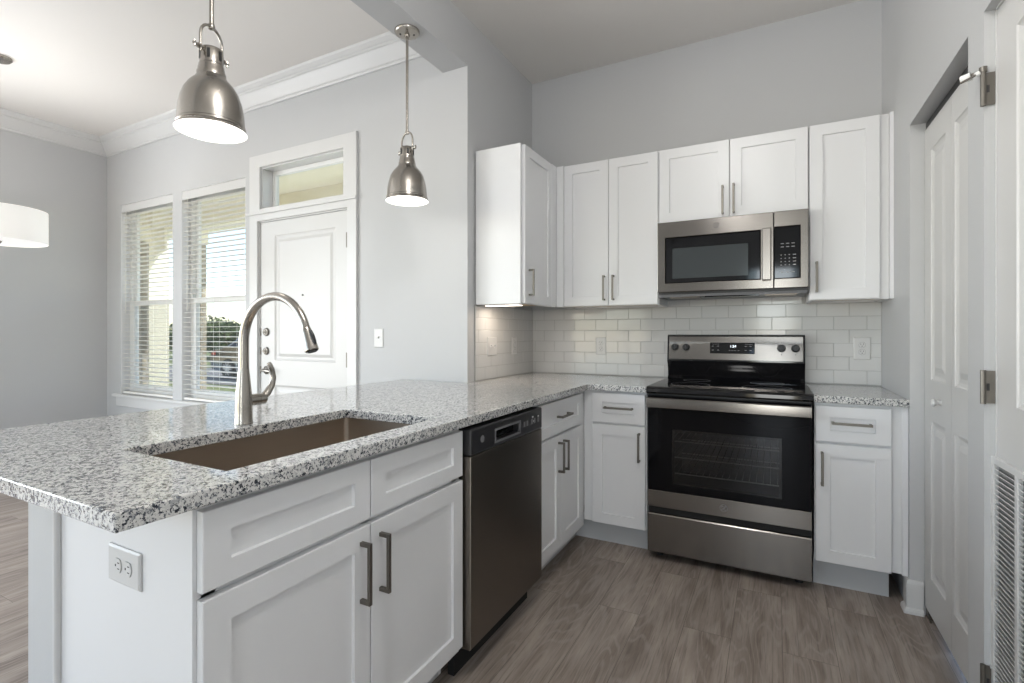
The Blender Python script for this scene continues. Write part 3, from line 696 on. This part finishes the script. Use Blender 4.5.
MB().tube([(FXx, FY+.062, .985), (FXx, FY+.085, 1.005), (FXx, FY+.103, 1.030), (FXx, FY+.108, 1.055), (FXx, FY+.102, 1.080), (FXx, FY+.094, 1.098), (FXx, FY+.091, 1.103)], [.013, .0125, .0105, .0095, .0095, .0085, .006], 14).build('lever', 'nickel', c, True)

# ------------------------------------------------------------------ dishwasher
Y0, Y1 = -1.921, -1.316
c = thing('dishwasher', 'built-in stainless dishwasher with a black control strip, under the peninsula', 'dishwasher', (.63, (Y0+Y1)/2, 0))
MB().box(.075, .615, Y0+.004, Y1-.004, .10, .868).build('tub', 'black_matte', c)
q = MB(); prof = [(.618,.108), (.650,.108), (.6565,.114), (.6565,.776), (.618,.776)]
q.prism(prof, lambda u,v: (u, Y0, v), lambda u,v: (u, Y1, v)).build('door_panel', 'stainless_dark', c, bevel=.003)
q = MB()
q.slab(facX(.618), (Y0, Y1), (.778, .870), 0, .040, [(-1.745, -1.545, .800, .838)])
cp = q.build('control_panel', 'black_satin', c, bevel=.006)
MB().box(.620, .630, -1.743, -1.547, .801, .837).build('handle_pocket', 'black_gloss', cp)
MB().slab(facX(.6582), (-1.755,-1.535), (.792,.846), 0, .0008, [(-1.745,-1.545,.800,.838)]).build('pocket_rim', 'grey_plastic', cp)
for y in (-1.50, -1.472, -1.425, -1.398, -1.360):
    MB().box(.6582, .6592, y-.008, y+.008, .812, .834, .0003).build('button', 'grey_plastic', cp)
for y, z in ((-1.418, .842), (-1.36, .838), (-1.404, .823)): MB().box(.6582, .6590, y-.006, y+.006, z-.003, z+.003).build('indicator_light', 'white_print', cp)
MB().lathe([(.013, 0), (.013, .0008), (.0001, .0008)], (.6582, -1.846, .826), 'X', 24).build('round_emblem', 'grey_plastic', cp)
MB().box(.56, .585, Y0+.003, Y1-.003, .0, .105).build('kick_plate', 'black_matte', c)

# ------------------------------------------------------------------ range
X0, X1 = .979, 1.731; YD = -.655
c = thing('range', 'freestanding stainless electric range with a black glass oven door', 'range', (1.355, -.35, 0))
boards((X0,X0+.02,-.61,-.03,.03,.88), (X1-.02,X1,-.61,-.03,.03,.88), (X0+.02,X1-.02,-.05,-.03,.03,.88), (X0+.02,X1-.02,-.61,-.05,.03,.25), (X0+.02,X1-.02,-.61,-.05,.80,.88)).build('body', 'black_satin', c)
cv = boards((1.06,1.07,-.61,-.09,.33,.77), (1.64,1.65,-.61,-.09,.33,.77), (1.07,1.64,-.10,-.09,.33,.77), (1.07,1.64,-.61,-.10,.33,.34), (1.07,1.64,-.61,-.10,.76,.77)).build('oven_cavity', 'grey_plastic', c)
for z in (.46, .545, .63):
    q = MB()
    for y in (-.60, -.11): q.tube([(1.072, y, z), (1.638, y, z)], .0035, 6)
    for i in range(18):
        x = 1.09+i*.0312; q.tube([(x, -.60, z), (x, -.11, z)], .0018, 5)
    q.build('oven_rack', 'rack_wire', c)
for x in (X0+.05, X1-.05):
    for y in (-.56, -.10): MB().lathe([(.018, 0), (.018, .012), (.010, .014), (.010, .032)], (x, y, 0), 'Z', 14).build('leveling_foot', 'black_satin', c)
# cooktop: black glass in a black frame, thick rounded front
q = MB(); prof = [(-.02,.884), (-.02,.921), (-.655,.921), (-.668,.918), (-.676,.909), (-.676,.893), (-.668,.884)]
ct_ = q.prism(prof, lambda u,v: (X0-.002, u, v), lambda u,v: (X1+.002, u, v)).build('cooktop', 'black_gloss', c, True, bevel=.002)
for x, y, r in ((1.17,-.47,.10), (1.54,-.47,.115), (1.17,-.20,.075), (1.54,-.20,.085)):
    MB().lathe_open([(r, .9212), (r, .9216), (r-.0018, .9216), (r-.0018, .9212)], (x, y, 0), 48).build('burner_ring', 'grey_plastic', ct_)
# backguard
q = MB(); prof = [(-.02,.921), (-.02,1.188), (-.026,1.193), (-.066,1.193), (-.078,1.186), (-.093,1.035), (-.093,1.028), (-.070,.990), (-.062,.940), (-.075,.921)]
bg_ = q.prism(prof, lambda u,v: (X0+.002, u, v), lambda u,v: (X1-.002, u, v)).build('backguard', 'black_gloss', c, True)
ang = math.atan2(.015, .151)
MBk = Matrix.Translation((1.355, -.0862, 1.1115)) @ Matrix.Rotation(-ang, 4, 'X')
MB().box(-(X1-X0)/2+.012, (X1-X0)/2-.012, -.003, .003, -.071, .070, .001, M=MBk).build('control_fascia', 'stainless', bg_)
MB().box(-.124+.0, .121, -.0055, 0, -.033, .034, .003, M=MBk).build('display_panel', 'black_gloss', bg_)
MT_ = MBk @ Matrix.Rotation(math.pi/2, 4, 'X')
textmesh('clock_digits', '1:24', .020, 'led', bg_, MBk @ Matrix.Translation((.004, -.0060, .011)) @ Matrix.Rotation(math.pi/2, 4, 'X'))
q = MB()
for x in (-.108, -.078, .072, .098):
    for z in (.012, -.012): MB().box(x-.005, x+.005, -.0060, -.0054, z-.0012, z+.0012, M=MBk).build('key_print', 'grey_print', bg_)
for x in (-.015, 0, .015, .034): MB().box(x-.004, x+.004, -.0060, -.0054, -.0145, -.0125, M=MBk).build('key_print', 'grey_print', bg_)
for x in (-.093, .088): MB().box(x-.020, x+.020, -.0060, -.0054, .0235, .0245, M=MBk).build('key_print', 'grey_print', bg_)
for x in (-.328, -.262, .257, .327):
    kn = MB().lathe([(.022, 0), (.022, .004), (.0195, .008), (.0185, .026), (.016, .030), (.0001, .030)], (0,0,0), 'Y', 28, MBk @ Matrix.Translation((x, -.003, .003)) @ Matrix.Scale(-1, 4, (0,1,0))).build('knob', 'black_satin', bg_, True)
    MB().box(x-.003, x+.003, -.043, -.030, -.017+.003, .017+.003, .001, M=MBk).build('knob_grip', 'black_satin', kn)
    for dz in (.036, -.033): MB().box(x-.0015, x+.0015, -.0034, -.0029, dz-.004, dz+.004, M=MBk).build('knob_mark', 'dark_print', bg_)
# oven door
dz0, dz1 = .285, .872
q = MB(); q.slab(facY(-.615), (X0+.002, X1-.002), (dz0+.088, dz1), 0, .038, [(1.105, 1.607, .413, .700)])
od = q.build('oven_door', 'oven_black', c, bevel=.0015)
MB().slab(facY(-.640), (1.098, 1.614), (.406, .707), 0, .0045, [(1.116, 1.596, .424, .689)]).build('window_rim', 'black_satin', od)
MB().box(1.1055, 1.6065, -.652, -.648, .4135, .6995).build('oven_window', 'oven_glass', od)
MB().box(X0+.002, X1-.002, -.657, -.6155, dz0, dz0+.087, .0015).build('door_trim', 'stainless', od)
q = MB(); prof = [(-.694,.812), (-.699,.815), (-.7005,.838), (-.699,.861), (-.694,.866), (-.686,.864), (-.684,.838), (-.686,.814)]
hb = q.prism(prof, lambda u,v: (X0+.004, u, v), lambda u,v: (X1-.004, u, v)).build('oven_handle', 'stainless', od, True, bevel=.001)
for x in (X0+.012, X1-.034): MB().box(x, x+.022, -.688, -.6525, .822, .856, .002).build('handle_bracket', 'stainless', hb)
def emblem(par, x, y, z, r):
    e1 = MB().lathe([(r, 0), (r, .0012), (.0001, .0012)], (x, y, z), 'Y', 32, Matrix.Scale(-1, 4, (0,1,0))).build('round_emblem', 'stainless', par)
    q = MB(); n = 28
    q.tube([(x+r*.86*math.cos(2*math.pi*i/n), y-.0013, z+r*.86*math.sin(2*math.pi*i/n)) for i in range(n+1)], r*.055, 6)
    def arc(cx, cz, rr, a0, a1, k=12): q.tube([(x+cx*r+rr*r*math.cos(math.radians(a0+(a1-a0)*i/k)), y-.0013, z+cz*r+rr*r*math.sin(math.radians(a0+(a1-a0)*i/k))) for i in range(k+1)], r*.05, 6)
    arc(-.22, .12, .26, 30, 330); arc(-.12, -.22, .26, 100, -140); arc(.28, .2, .2, -60, 240); arc(.28, -.22, .24, 100, 330)
    for a in (45, 135, 225, 315): arc(.68*math.cos(math.radians(a)), .68*math.sin(math.radians(a)), .14, a+60, a+300, 8)
    q.build('emblem_monogram', 'grey_plastic', e1)
emblem(od, 1.353, -.657, .331, .020)
MB().box(X0+.004, X1-.004, -.640, -.6105, .252, .284).build('drawer_gap', 'black_matte', c)
q = MB(); prof = [(-.612,.046), (-.655,.046), (-.659,.050), (-.659,.244), (-.655,.250), (-.638,.250), (-.634,.246), (-.612,.246)]
q.prism(prof, lambda u,v: (X0+.002, u, v), lambda u,v: (X1-.002, u, v)).build('storage_drawer', 'stainless', c, bevel=.001)

# ------------------------------------------------------------------ microwave
X0, X1 = .9785, 1.7295; yf = -.392
c = thing('microwave', 'stainless over-the-range microwave hung above the cooktop', 'microwave', (1.354, -.2, 1.42))
MB().box(X0+.001, X1-.001, -.352, -.012, 1.425, 1.840).build('body', 'black_satin', c)
xs = 1.573
q = MB(); q.slab(facY(-.354), (X0, xs-.001), (1.437, 1.838), 0, .038, [(1.022, 1.512, 1.487, 1.748)])
dm = q.build('door', 'stainless', c, bevel=.003)
MB().box(1.0225, 1.5115, -.386, -.356, 1.4875, 1.7475, .004).build('door_glass', 'black_gloss', dm)
MB().box(1.062, 1.452, -.3872, -.3862, 1.513, 1.685).build('viewing_window', 'viewing_glass', dm)
q = MB(); q.box(1.518, 1.562, -.428, -.414, 1.478, 1.752, .005, 2); q.box(1.524, 1.556, -.416, -.391, 1.478, 1.50).box(1.524, 1.556, -.416, -.391, 1.73, 1.752).build('door_handle', 'stainless', dm)
q = MB(); q.slab(facY(-.354), (xs+.001, X1), (1.437, 1.838), 0, .038, [(xs+.001, 1.694, 1.487, 1.757)])
fp = q.build('control_fascia', 'stainless', c, bevel=.003)
MB().box(xs+.002, 1.6935, -.389, -.356, 1.4875, 1.7565, .003).build('keypad', 'black_gloss', fp)
q = MB(); Yk = -.3896
for i, z in enumerate((1.668, 1.651, 1.609, 1.591, 1.574, 1.557, 1.520)):
    for j, x in enumerate((1.612, 1.6365, 1.661) if i in (0,1,6) else (1.607, 1.6255, 1.644, 1.667)):
        w_ = .007 if i in (0,1,6) or j == 3 else .0028
        MB().box(x-w_, x+w_, Yk, -.3889, z-.0019, z+.0019).build('key_print', 'grey_print', fp)
emblem(dm, 1.295, -.392, 1.796, .0165)
q = MB(); q.box(X0+.002, X1-.002, -.352, -.02, 1.412, 1.424)
vb = q.build('vent_base', 'grey_plastic', c)
for x0_, x1_ in ((1.04, 1.20), (1.53, 1.68)):
    fl = MB().slab(facZ(1.406), (x0_, x1_), (-.335, -.22), 0, .0055, [(x0_+.012, x1_-.012, -.325, -.23)]).build('grease_filter', 'stainless_dark', vb)
    MB().box(x0_+.0125, x1_-.0125, -.3245, -.2305, 1.408, 1.411).build('filter_mesh', 'stainless_dark', fl)
MB().box(1.23, 1.50, -.345, -.325, 1.405, 1.4115).box(1.23, 1.50, -.322, -.30, 1.407, 1.4115).build('vent_slot', 'black_gloss', vb)

# ------------------------------------------------------------------ outlets and switches
def plate(name, label, cat, m, ca, cb, kind, loc, horiz=False, w=.072, h=.117, group=None):
    c = thing(name, label, cat, loc, group)
    def mm(a, b_, d): return m(ca+b_, cb+a, d) if horiz else m(ca+a, cb+b_, d)
    q = MB(); q.panel(mm, (-w/2, w/2), (-h/2, h/2), [(0, .0005), (0, .003), (.004, .006)]); q.build('cover_plate', 'plate_plastic', c)
    def bx(a0, a1, b0, b1, d0, d1, nm, mat, par):
        q = MB(); q.slab(mm, (a0, a1), (b0, b1), d0, d1); return q.build(nm, mat, par)
    if kind == 'outlet':
        for s_ in (-1, 1):
            q = MB(); n = 20; cb_ = s_*.0195
            pts = [(max(-.0145, min(.0145, .0172*math.cos(2*math.pi*i/n))), cb_+.0145*math.sin(2*math.pi*i/n)) for i in range(n)]
            r0 = q.ring([mm(a, b_, .006) for a, b_ in pts]); r1 = q.ring([mm(a*.98, cb_+(b_-cb_)*.98, .0078) for a, b_ in pts]); q.bridge(r0, r1); q.face(r1)
            rc = q.build('receptacle', 'plate_plastic', c)
            q = MB()
            for a in (-.0062, .0062): q.slab(mm, (a-.0010, a+.0010), (cb_+.001, cb_+.008), .0078, .0082)
            q.slab(mm, (-.0022, .0022), (cb_-.0085, cb_-.0045), .0078, .0082); q.build('slots', 'dark_slot', rc)
            q = MB(); r0 = q.ring([mm(a*1.05, cb_+(b_-cb_)*1.06, .0061) for a, b_ in pts]); q.face(r0); q.build('receptacle_gap', 'grey_plastic', c)
    else:
        gs = (-.023, .023) if w > .1 else (0,)
        for a in gs:
            sl = bx(a-.006, a+.006, -.0125, .0125, .006, .0066, 'switch_slot', 'white_print', c)
            q = MB(); q.panel(mm, (a-.0045, a+.0045), (-.002, .011), [(0, .006), (.0008, .016)]); q.build('toggle', 'plate_plastic', sl)
    return c
GO = 'white duplex outlets'
plate('outlet', 'white duplex outlet on the tiles right of the range', 'outlet', facY(-.0072), 2.001, 1.118, 'outlet', (2.001, -.0072, 1.118), group=GO, w=.078, h=.123)
plate('outlet', 'white duplex outlet on the tiled back wall left of the range', 'outlet', facY(-.0072), .526, 1.114, 'outlet', (.526, -.0072, 1.114), group=GO)
plate('outlet', 'white duplex outlet on the left tiled wall, seen nearly edge-on', 'outlet', facX(.0072), -.309, 1.117, 'outlet', (.0072, -.309, 1.117), group=GO)
plate('outlet', 'white duplex outlet mounted sideways on the peninsula end panel', 'outlet', facY(YP-.0002), .3775, .7145, 'outlet', (.3775, YP, .7145), horiz=True, w=.077, h=.124, group=GO)
plate('light_switch', 'white double light switch on the tiles under the left wall cabinet', 'light switch', facX(.0072), -.618, 1.12, 'switch', (.0072, -.618, 1.12), w=.117)
plate('light_switch', 'white single light switch on the plain wall right of the entry door', 'light switch', facY(YF), -.672, 1.171, 'switch', (-.672, YF, 1.171), w=.076, h=.122)

# ------------------------------------------------------------------ bell pendants over the peninsula
def pendant(x, y, label, ang):
    c = thing('pendant_light', label, 'pendant light', (x, y, ZBM), 'brushed nickel bell pendants over the peninsula')
    o = (x, y, 0)
    cn = MB().lathe([(.064, ZBM-.0005), (.064, ZBM-.008), (.060, ZBM-.014), (.045, ZBM-.018), (.014, ZBM-.021), (.012, ZBM-.034), (.0001, ZBM-.034)], o, 'Z', 36).build('canopy', 'nickel', c, True)
    for a in (.6, .6+math.pi): MB().lathe([(.005, ZBM-.0195), (.004, ZBM-.0215), (.0001, ZBM-.022)], (x+.035*math.cos(a), y+.035*math.sin(a), 0), 'Z', 10).build('canopy_screw', 'dark_slot', cn)
    zy = 2.236
    MB().tube([(x, y, ZBM-.03), (x, y, zy+.002)], .0072, 14).lathe([(.0001, zy+.010), (.0095, zy+.008), (.0115, zy), (.0095, zy-.008), (.0001, zy-.011)], o, 'Z', 14).build('rod', 'nickel', c, True)
    # yoke: inverted U seen nearly face-on from the kitchen
    vx = Vector((math.cos(math.radians(ang)), math.sin(math.radians(ang)), 0)); pts = []
    zc, ry = 2.190, .046
    pts.append(Vector(o)+vx*(-ry)+Vector((0,0,2.132)))
    for i in range(0, 13):
        a = math.pi - math.pi*i/12; pts.append(Vector(o)+vx*(ry*math.cos(a))+Vector((0,0,zc+ry*math.sin(a))))
    pts.append(Vector(o)+vx*ry+Vector((0,0,2.132)))
    MB().tube(pts, .0048, 10).build('yoke', 'nickel', c, True)
    q = MB()
    for s_ in (-1, 1):
        p = Vector(o)+Vector((0,0,2.145)); q.tube([p+vx*s_*.030, p+vx*s_*.074], .0050, 10); q.tube([p+vx*s_*.051, p+vx*s_*.056], .0085, 12); q.tube([p+vx*s_*.070+Vector((0,0,-.010)), p+vx*s_*.070+Vector((0,0,.010))], .0038, 8)
    q.build('thumb_screw', 'nickel', c, True)
    # slotted neck
    nk = MB().lathe([(.0001, 2.168), (.008, 2.168), (.009, 2.160), (.033, 2.158), (.036, 2.154), (.036, 2.106), (.0385, 2.103), (.0385, 2.096), (.0405, 2.092), (.0405, 2.084), (.044, 2.078), (.044, 2.064)], o, 'Z', 32).build('neck', 'nickel', c, True)
    for i in range(6):
        a = i*math.pi/3+.25; p = Vector(o)+Vector((math.cos(a), math.sin(a), 0))*.0345
        M = Matrix.Translation((p.x, p.y, 2.132)) @ Matrix.Rotation(a, 4, 'Z'); MB().box(-.0026, .0026, -.0045, .0045, -.015, .015, M=M).build('neck_slot', 'dark_slot', nk)
    # bell shade: spun metal outside, white inside
    prof = [(.040, 2.070), (.046, 2.064), (.050, 2.056), (.058, 2.048), (.070, 2.034), (.083, 2.012), (.092, 1.985), (.098, 1.955), (.101, 1.925), (.102, 1.905), (.105, 1.902), (.1055, 1.896), (.103, 1.893), (.1075, 1.888), (.109, 1.882)]
    sh = MB().lathe_open(prof, o, 48).build('shade', 'nickel', c, True)
    inn = [(.1088, 1.8822), (.1055, 1.886), (.099, 1.905), (.098, 1.925), (.094, 1.955), (.088, 1.983), (.079, 2.009), (.066, 2.029), (.052, 2.043), (.036, 2.054), (.0001, 2.058)]
    MB().lathe_open(inn, o, 48).build('shade_lining', 'shade_white', sh, True)
    MB().lathe([(.0001, 1.898), (.018, 1.902), (.030, 1.915), (.034, 1.935), (.030, 1.957), (.018, 1.978), (.014, 1.998), (.014, 2.02)], o, 'Z', 24).build('bulb', 'bulb', c, True)
    lm = lamp('POINT', 'pendant_lamp', (x, y, 1.888), .9, (1,.95,.88), rad=.03)
    return c
pendant(-.100, -2.359, 'nearer, larger-looking nickel bell pendant light hanging over the sink', 105)
pendant(-.094, -1.330, 'farther nickel bell pendant light with its round canopy visible on the beam', 345)

# drum pendant over the dining area
x, y = -2.97, -2.01
c = thing('drum_pendant', 'white drum shade pendant light at the left edge, in the dining area', 'pendant light', (x, y, H))
MB().lathe([(.065, H-.0005), (.065, H-.012), (.055, H-.022), (.0001, H-.024)], (x,y,0), 'Z', 32).build('canopy', 'nickel', c, True)
MB().tube([(x, y, H-.02), (x, y, 1.99)], .0035, 8).build('rod', 'nickel', c, True)
sh = MB().lathe_open([(.245, 1.812), (.245, 2.028), (.2435, 2.028), (.2435, 1.812), (.245, 1.812)], (x,y,0), 56).build('shade', 'drum_fabric', c, True)
MB().lathe([(.2425, 1.818), (.2425, 1.824), (.0001, 1.824)], (x,y,0), 'Z', 48).build('diffuser', 'shade_white', c)
MB().lathe([(.0001, 1.798), (.010, 1.800), (.012, 1.808), (.016, 1.817)], (x,y,0), 'Z', 16).build('finial', 'nickel', c, True)
q = MB()
for i in range(3):
    a = i*2.094; q.tube([(x, y, 2.00), (x+.243*math.cos(a), y+.243*math.sin(a), 2.018)], .002, 6)
q.build('spider', 'nickel', c)
lamp('POINT', 'drum_lamp', (x, y, 1.89), 12, (1,.975,.94), rad=.08)
# flush ceiling light of the kitchen, above and behind the camera position
x, y = 1.25, -2.6
c = thing('ceiling_light', 'round white flush ceiling light in the middle of the kitchen ceiling', 'ceiling light', (x, y, H))
MB().lathe([(.19, H-.0005), (.19, H-.03), (.175, H-.035)], (x,y,0), 'Z', 48).build('base', 'nickel', c, True)
MB().lathe([(.174, H-.034), (.168, H-.06), (.13, H-.085), (.07, H-.097), (.0001, H-.10)], (x,y,0), 'Z', 48).build('diffuser', 'lamp_diffuser', c, True)
lamp('POINT', 'ceiling_lamp', (x, y, H-.24), 31, (1,.985,.965), rad=.12)

# ------------------------------------------------------------------ outside, seen through the entry windows
ZG = -.15
struct(MB().box(-60, 20, 1.6, 80, ZG-.25, ZG-.2).build('ground_lawn', 'grass'))
struct(MB().box(-9.5, BX-.02, YF+TH+.001, 1.6, ZG-.2, ZG+.03).build('porch_floor', 'concrete'))
struct(MB().box(-60, 20, 6.0, 10.2, ZG-.22, ZG-.18).build('road', 'asphalt'))
struct(MB().box(-60, 20, 3.6, 4.9, ZG-.22, ZG-.17).build('sidewalk', 'concrete'))
struct(MB().box(-9.5, BX-.02, YF+TH+.001, 1.75, 2.96, 3.1).build('porch_ceiling', 'porch_paint'))
struct(MB().box(-9.5, BX-.02, .95, 1.25, 2.72, 2.96).build('porch_beam', 'porch_paint'))
def pier(x0, x1, y0, y1, label):
    c = thing('porch_pier', label, 'pier', ((x0+x1)/2, (y0+y1)/2, ZG+.03), 'stone porch piers')
    MB().box(x0, x1, y0, y1, ZG+.03, 2.5, .02, 2).build('stone_shaft', 'pier_stone', c)
    MB().box(x0-.02, x1+.02, y0-.015, y1+.015, 2.5, 2.72, .005).build('cap', 'porch_paint', c)
pier(-5.94, -5.80, 1.05, 1.14, 'tan stone porch pier seen through the right-hand blind')
pier(-6.40, -6.28, .50, .60, 'tan stone porch pier seen through the left-hand blind')
struct(MB().box(-6.44, -6.24, .62, .94, 2.725, 2.959).box(-6.44, -6.24, -.74, .48, 2.55, 2.959).build('porch_side_beam', 'porch_paint'))
q = MB(); n = 10   # arched spandrel of the porch end
prof = [(-6.68, 2.715)] + [(-6.68+.48*i/n, 2.12+.28*math.sin(math.pi/2*i/n)) for i in range(n+1)] + [(-6.20, 2.715)]
tag(q.prism(prof, lambda u,v: (u, .76, v), lambda u,v: (u, .80, v)).build('porch_arch', 'porch_paint'), 'cream arched spandrel at the porch end beside the stone pier', 'arch')
# neighbouring cream building
c = thing('neighbour_house', 'sunlit cream stucco house wall beyond the left-hand window', 'building', (-12.4, 6, ZG-.2))
MB().box(-15, -10.42, 2.05, 3.12, ZG-.2, 5.2).build('wall', 'stucco_cream', c)
MB().prism([(-15.3, 5.2), (-12.7, 6.6), (-10.1, 5.2)], lambda u,v: (u, 1.95, v), lambda u,v: (u, 3.3, v)).build('roof', 'asphalt', c)
# car
def car(loc, rz):
    c = thing('car', 'dark sedan parked across the street, seen through the right-hand blind', 'car', (0,0,0))
    L = 4.7
    side = [(-2.35,.45), (-2.33,.85), (-2.22,1.0), (-1.75,1.06), (-1.2,1.38), (-.6,1.46), (.1,1.44), (.55,1.28), (1.05,1.02), (1.9,.90), (2.28,.72), (2.35,.42), (2.2,.28), (-2.2,.28)]
    q = MB()
    def prof(sc): return sc
    rings = []
    for yy, s_, dz in ((-.86,.97,0), (-.90,1,0), (-.88,1,0), (0,1,.0), (.88,1,0), (.90,1,0), (.86,.97,0)):
        rings.append(q.ring([(x_*s_, yy*(1 if z_ < 1.05 else .80), .3+(z_-.3)*(.985 if abs(yy) > .87 else 1)) for x_, z_ in side]))
    for a, b_ in zip(rings, rings[1:]): q.bridge(a, b_)
    q.face(rings[0]); q.face(list(reversed(rings[-1])))
    body = q.build('body', 'car_paint', c, True)
    for s_ in (-1, 1):
        gl = [(-1.42,1.07), (-1.08,1.34), (-.55,1.405), (.05,1.385), (.45,1.25), (.78,1.05)]
        y_ = s_*.893
        q = MB(); q.prism(gl, lambda u,v: (u, y_*(.97 if v < 1.1 else .80)+s_*.012, v), lambda u,v: (u, y_*(.97 if v < 1.1 else .80)-s_*.02, v)).build('side_window', 'car_glass', c)
        q = MB(); q.tube([(u, (y_*(.97 if v < 1.1 else .80)+s_*.016), v) for u, v in gl+[gl[0]]], .016, 6).build('window_trim', 'chrome', c)
        for x_ in (-1.42, 1.42):
            w_ = MB().lathe([(.22,-.11), (.32,-.11), (.335,-.08), (.335,.08), (.32,.11), (.22,.11)], (x_, s_*.80, .335), 'Y', 28).build('wheel', 'tyre', c, True)
            q = MB().lathe([(.215,-.09), (.235,-.10), (.235,.10), (.215,.09)], (x_, s_*.81, .335), 'Y', 28)
            for k_ in range(10):
                a = k_*math.pi/5; q.tube([(x_+.04*math.cos(a), s_*.905, .335+.04*math.sin(a)), (x_+.225*math.cos(a), s_*.90, .335+.225*math.sin(a))], [.028, .022], 6)
            q.lathe([(.06, -.01), (.06, .01), (.0001, .012)], (x_, s_*.91, .335), 'Y', 14)
            q.build('rim', 'wheel_alloy', w_)
        MB().box(-2.36, -2.12, s_*.62, s_*.885, .78, .93, .02).build('tail_light', 'tail_red', c)
    c.location = loc; c.rotation_euler = (0,0,rz)
car((-13.1, 8.1, ZG-.18), 0)
# trees and hedge beyond the street
def foliage(name, label, blobs, trunk, leaf=.16, n=900, parent_loc=(0,0,0)):
    c = thing(name, label, 'tree', parent_loc, 'trees across the street')
    q = MB()
    for (bx_, by_, bz_, br_) in blobs:
        for i in range(n):
            v = Vector((random.gauss(0,1), random.gauss(0,1), random.gauss(0,1))).normalized()*br_*random.uniform(.55, 1.05)
            p = Vector((bx_, by_, bz_))+Vector((v.x, v.y, v.z*.8))
            M = Matrix.Translation(p) @ Matrix.Rotation(random.uniform(0,6.28), 4, Vector((random.random()-.5, random.random()-.5, random.random()-.5)).normalized())
            s_ = leaf*random.uniform(.6, 1.3)
            vs = [q.bm.verts.new(M @ Vector(p_)) for p_ in ((-s_,0,0), (0,-s_*.5,0), (s_,0,0), (0,s_*.5,0))]; q.face(vs)
    q.build('foliage', 'leaves', c, merge=False)
    q = MB()
    q.tube(trunk, [.16, .11, .07][:len(trunk)], 10); q.build('trunk', 'bark', c, True)
foliage('tree', 'bushy green tree behind the parked car', [(-21.5,16.5,1.6,1.5), (-20.2,16.8,2.1,1.5), (-22.6,17,1.0,1.2)], [(-21,16.7,ZG-.2), (-21,16.7,1.0), (-21,16.7,2.2)], parent_loc=(-21,16.7,ZG-.2))
foliage('tree', 'lower green tree line left of the parked car', [(-26.5,15,.9,1.3), (-28.5,15.5,1.1,1.4), (-29.5,17,.9,1.2), (-30.5,15,1.0,1.3)], [(-26.5,15,ZG-.2), (-26.5,15,.5), (-26.5,15,1.2)], parent_loc=(-26.5,15,ZG-.2))

for o in S.objects:
    if '_org' in o: del o['_org']
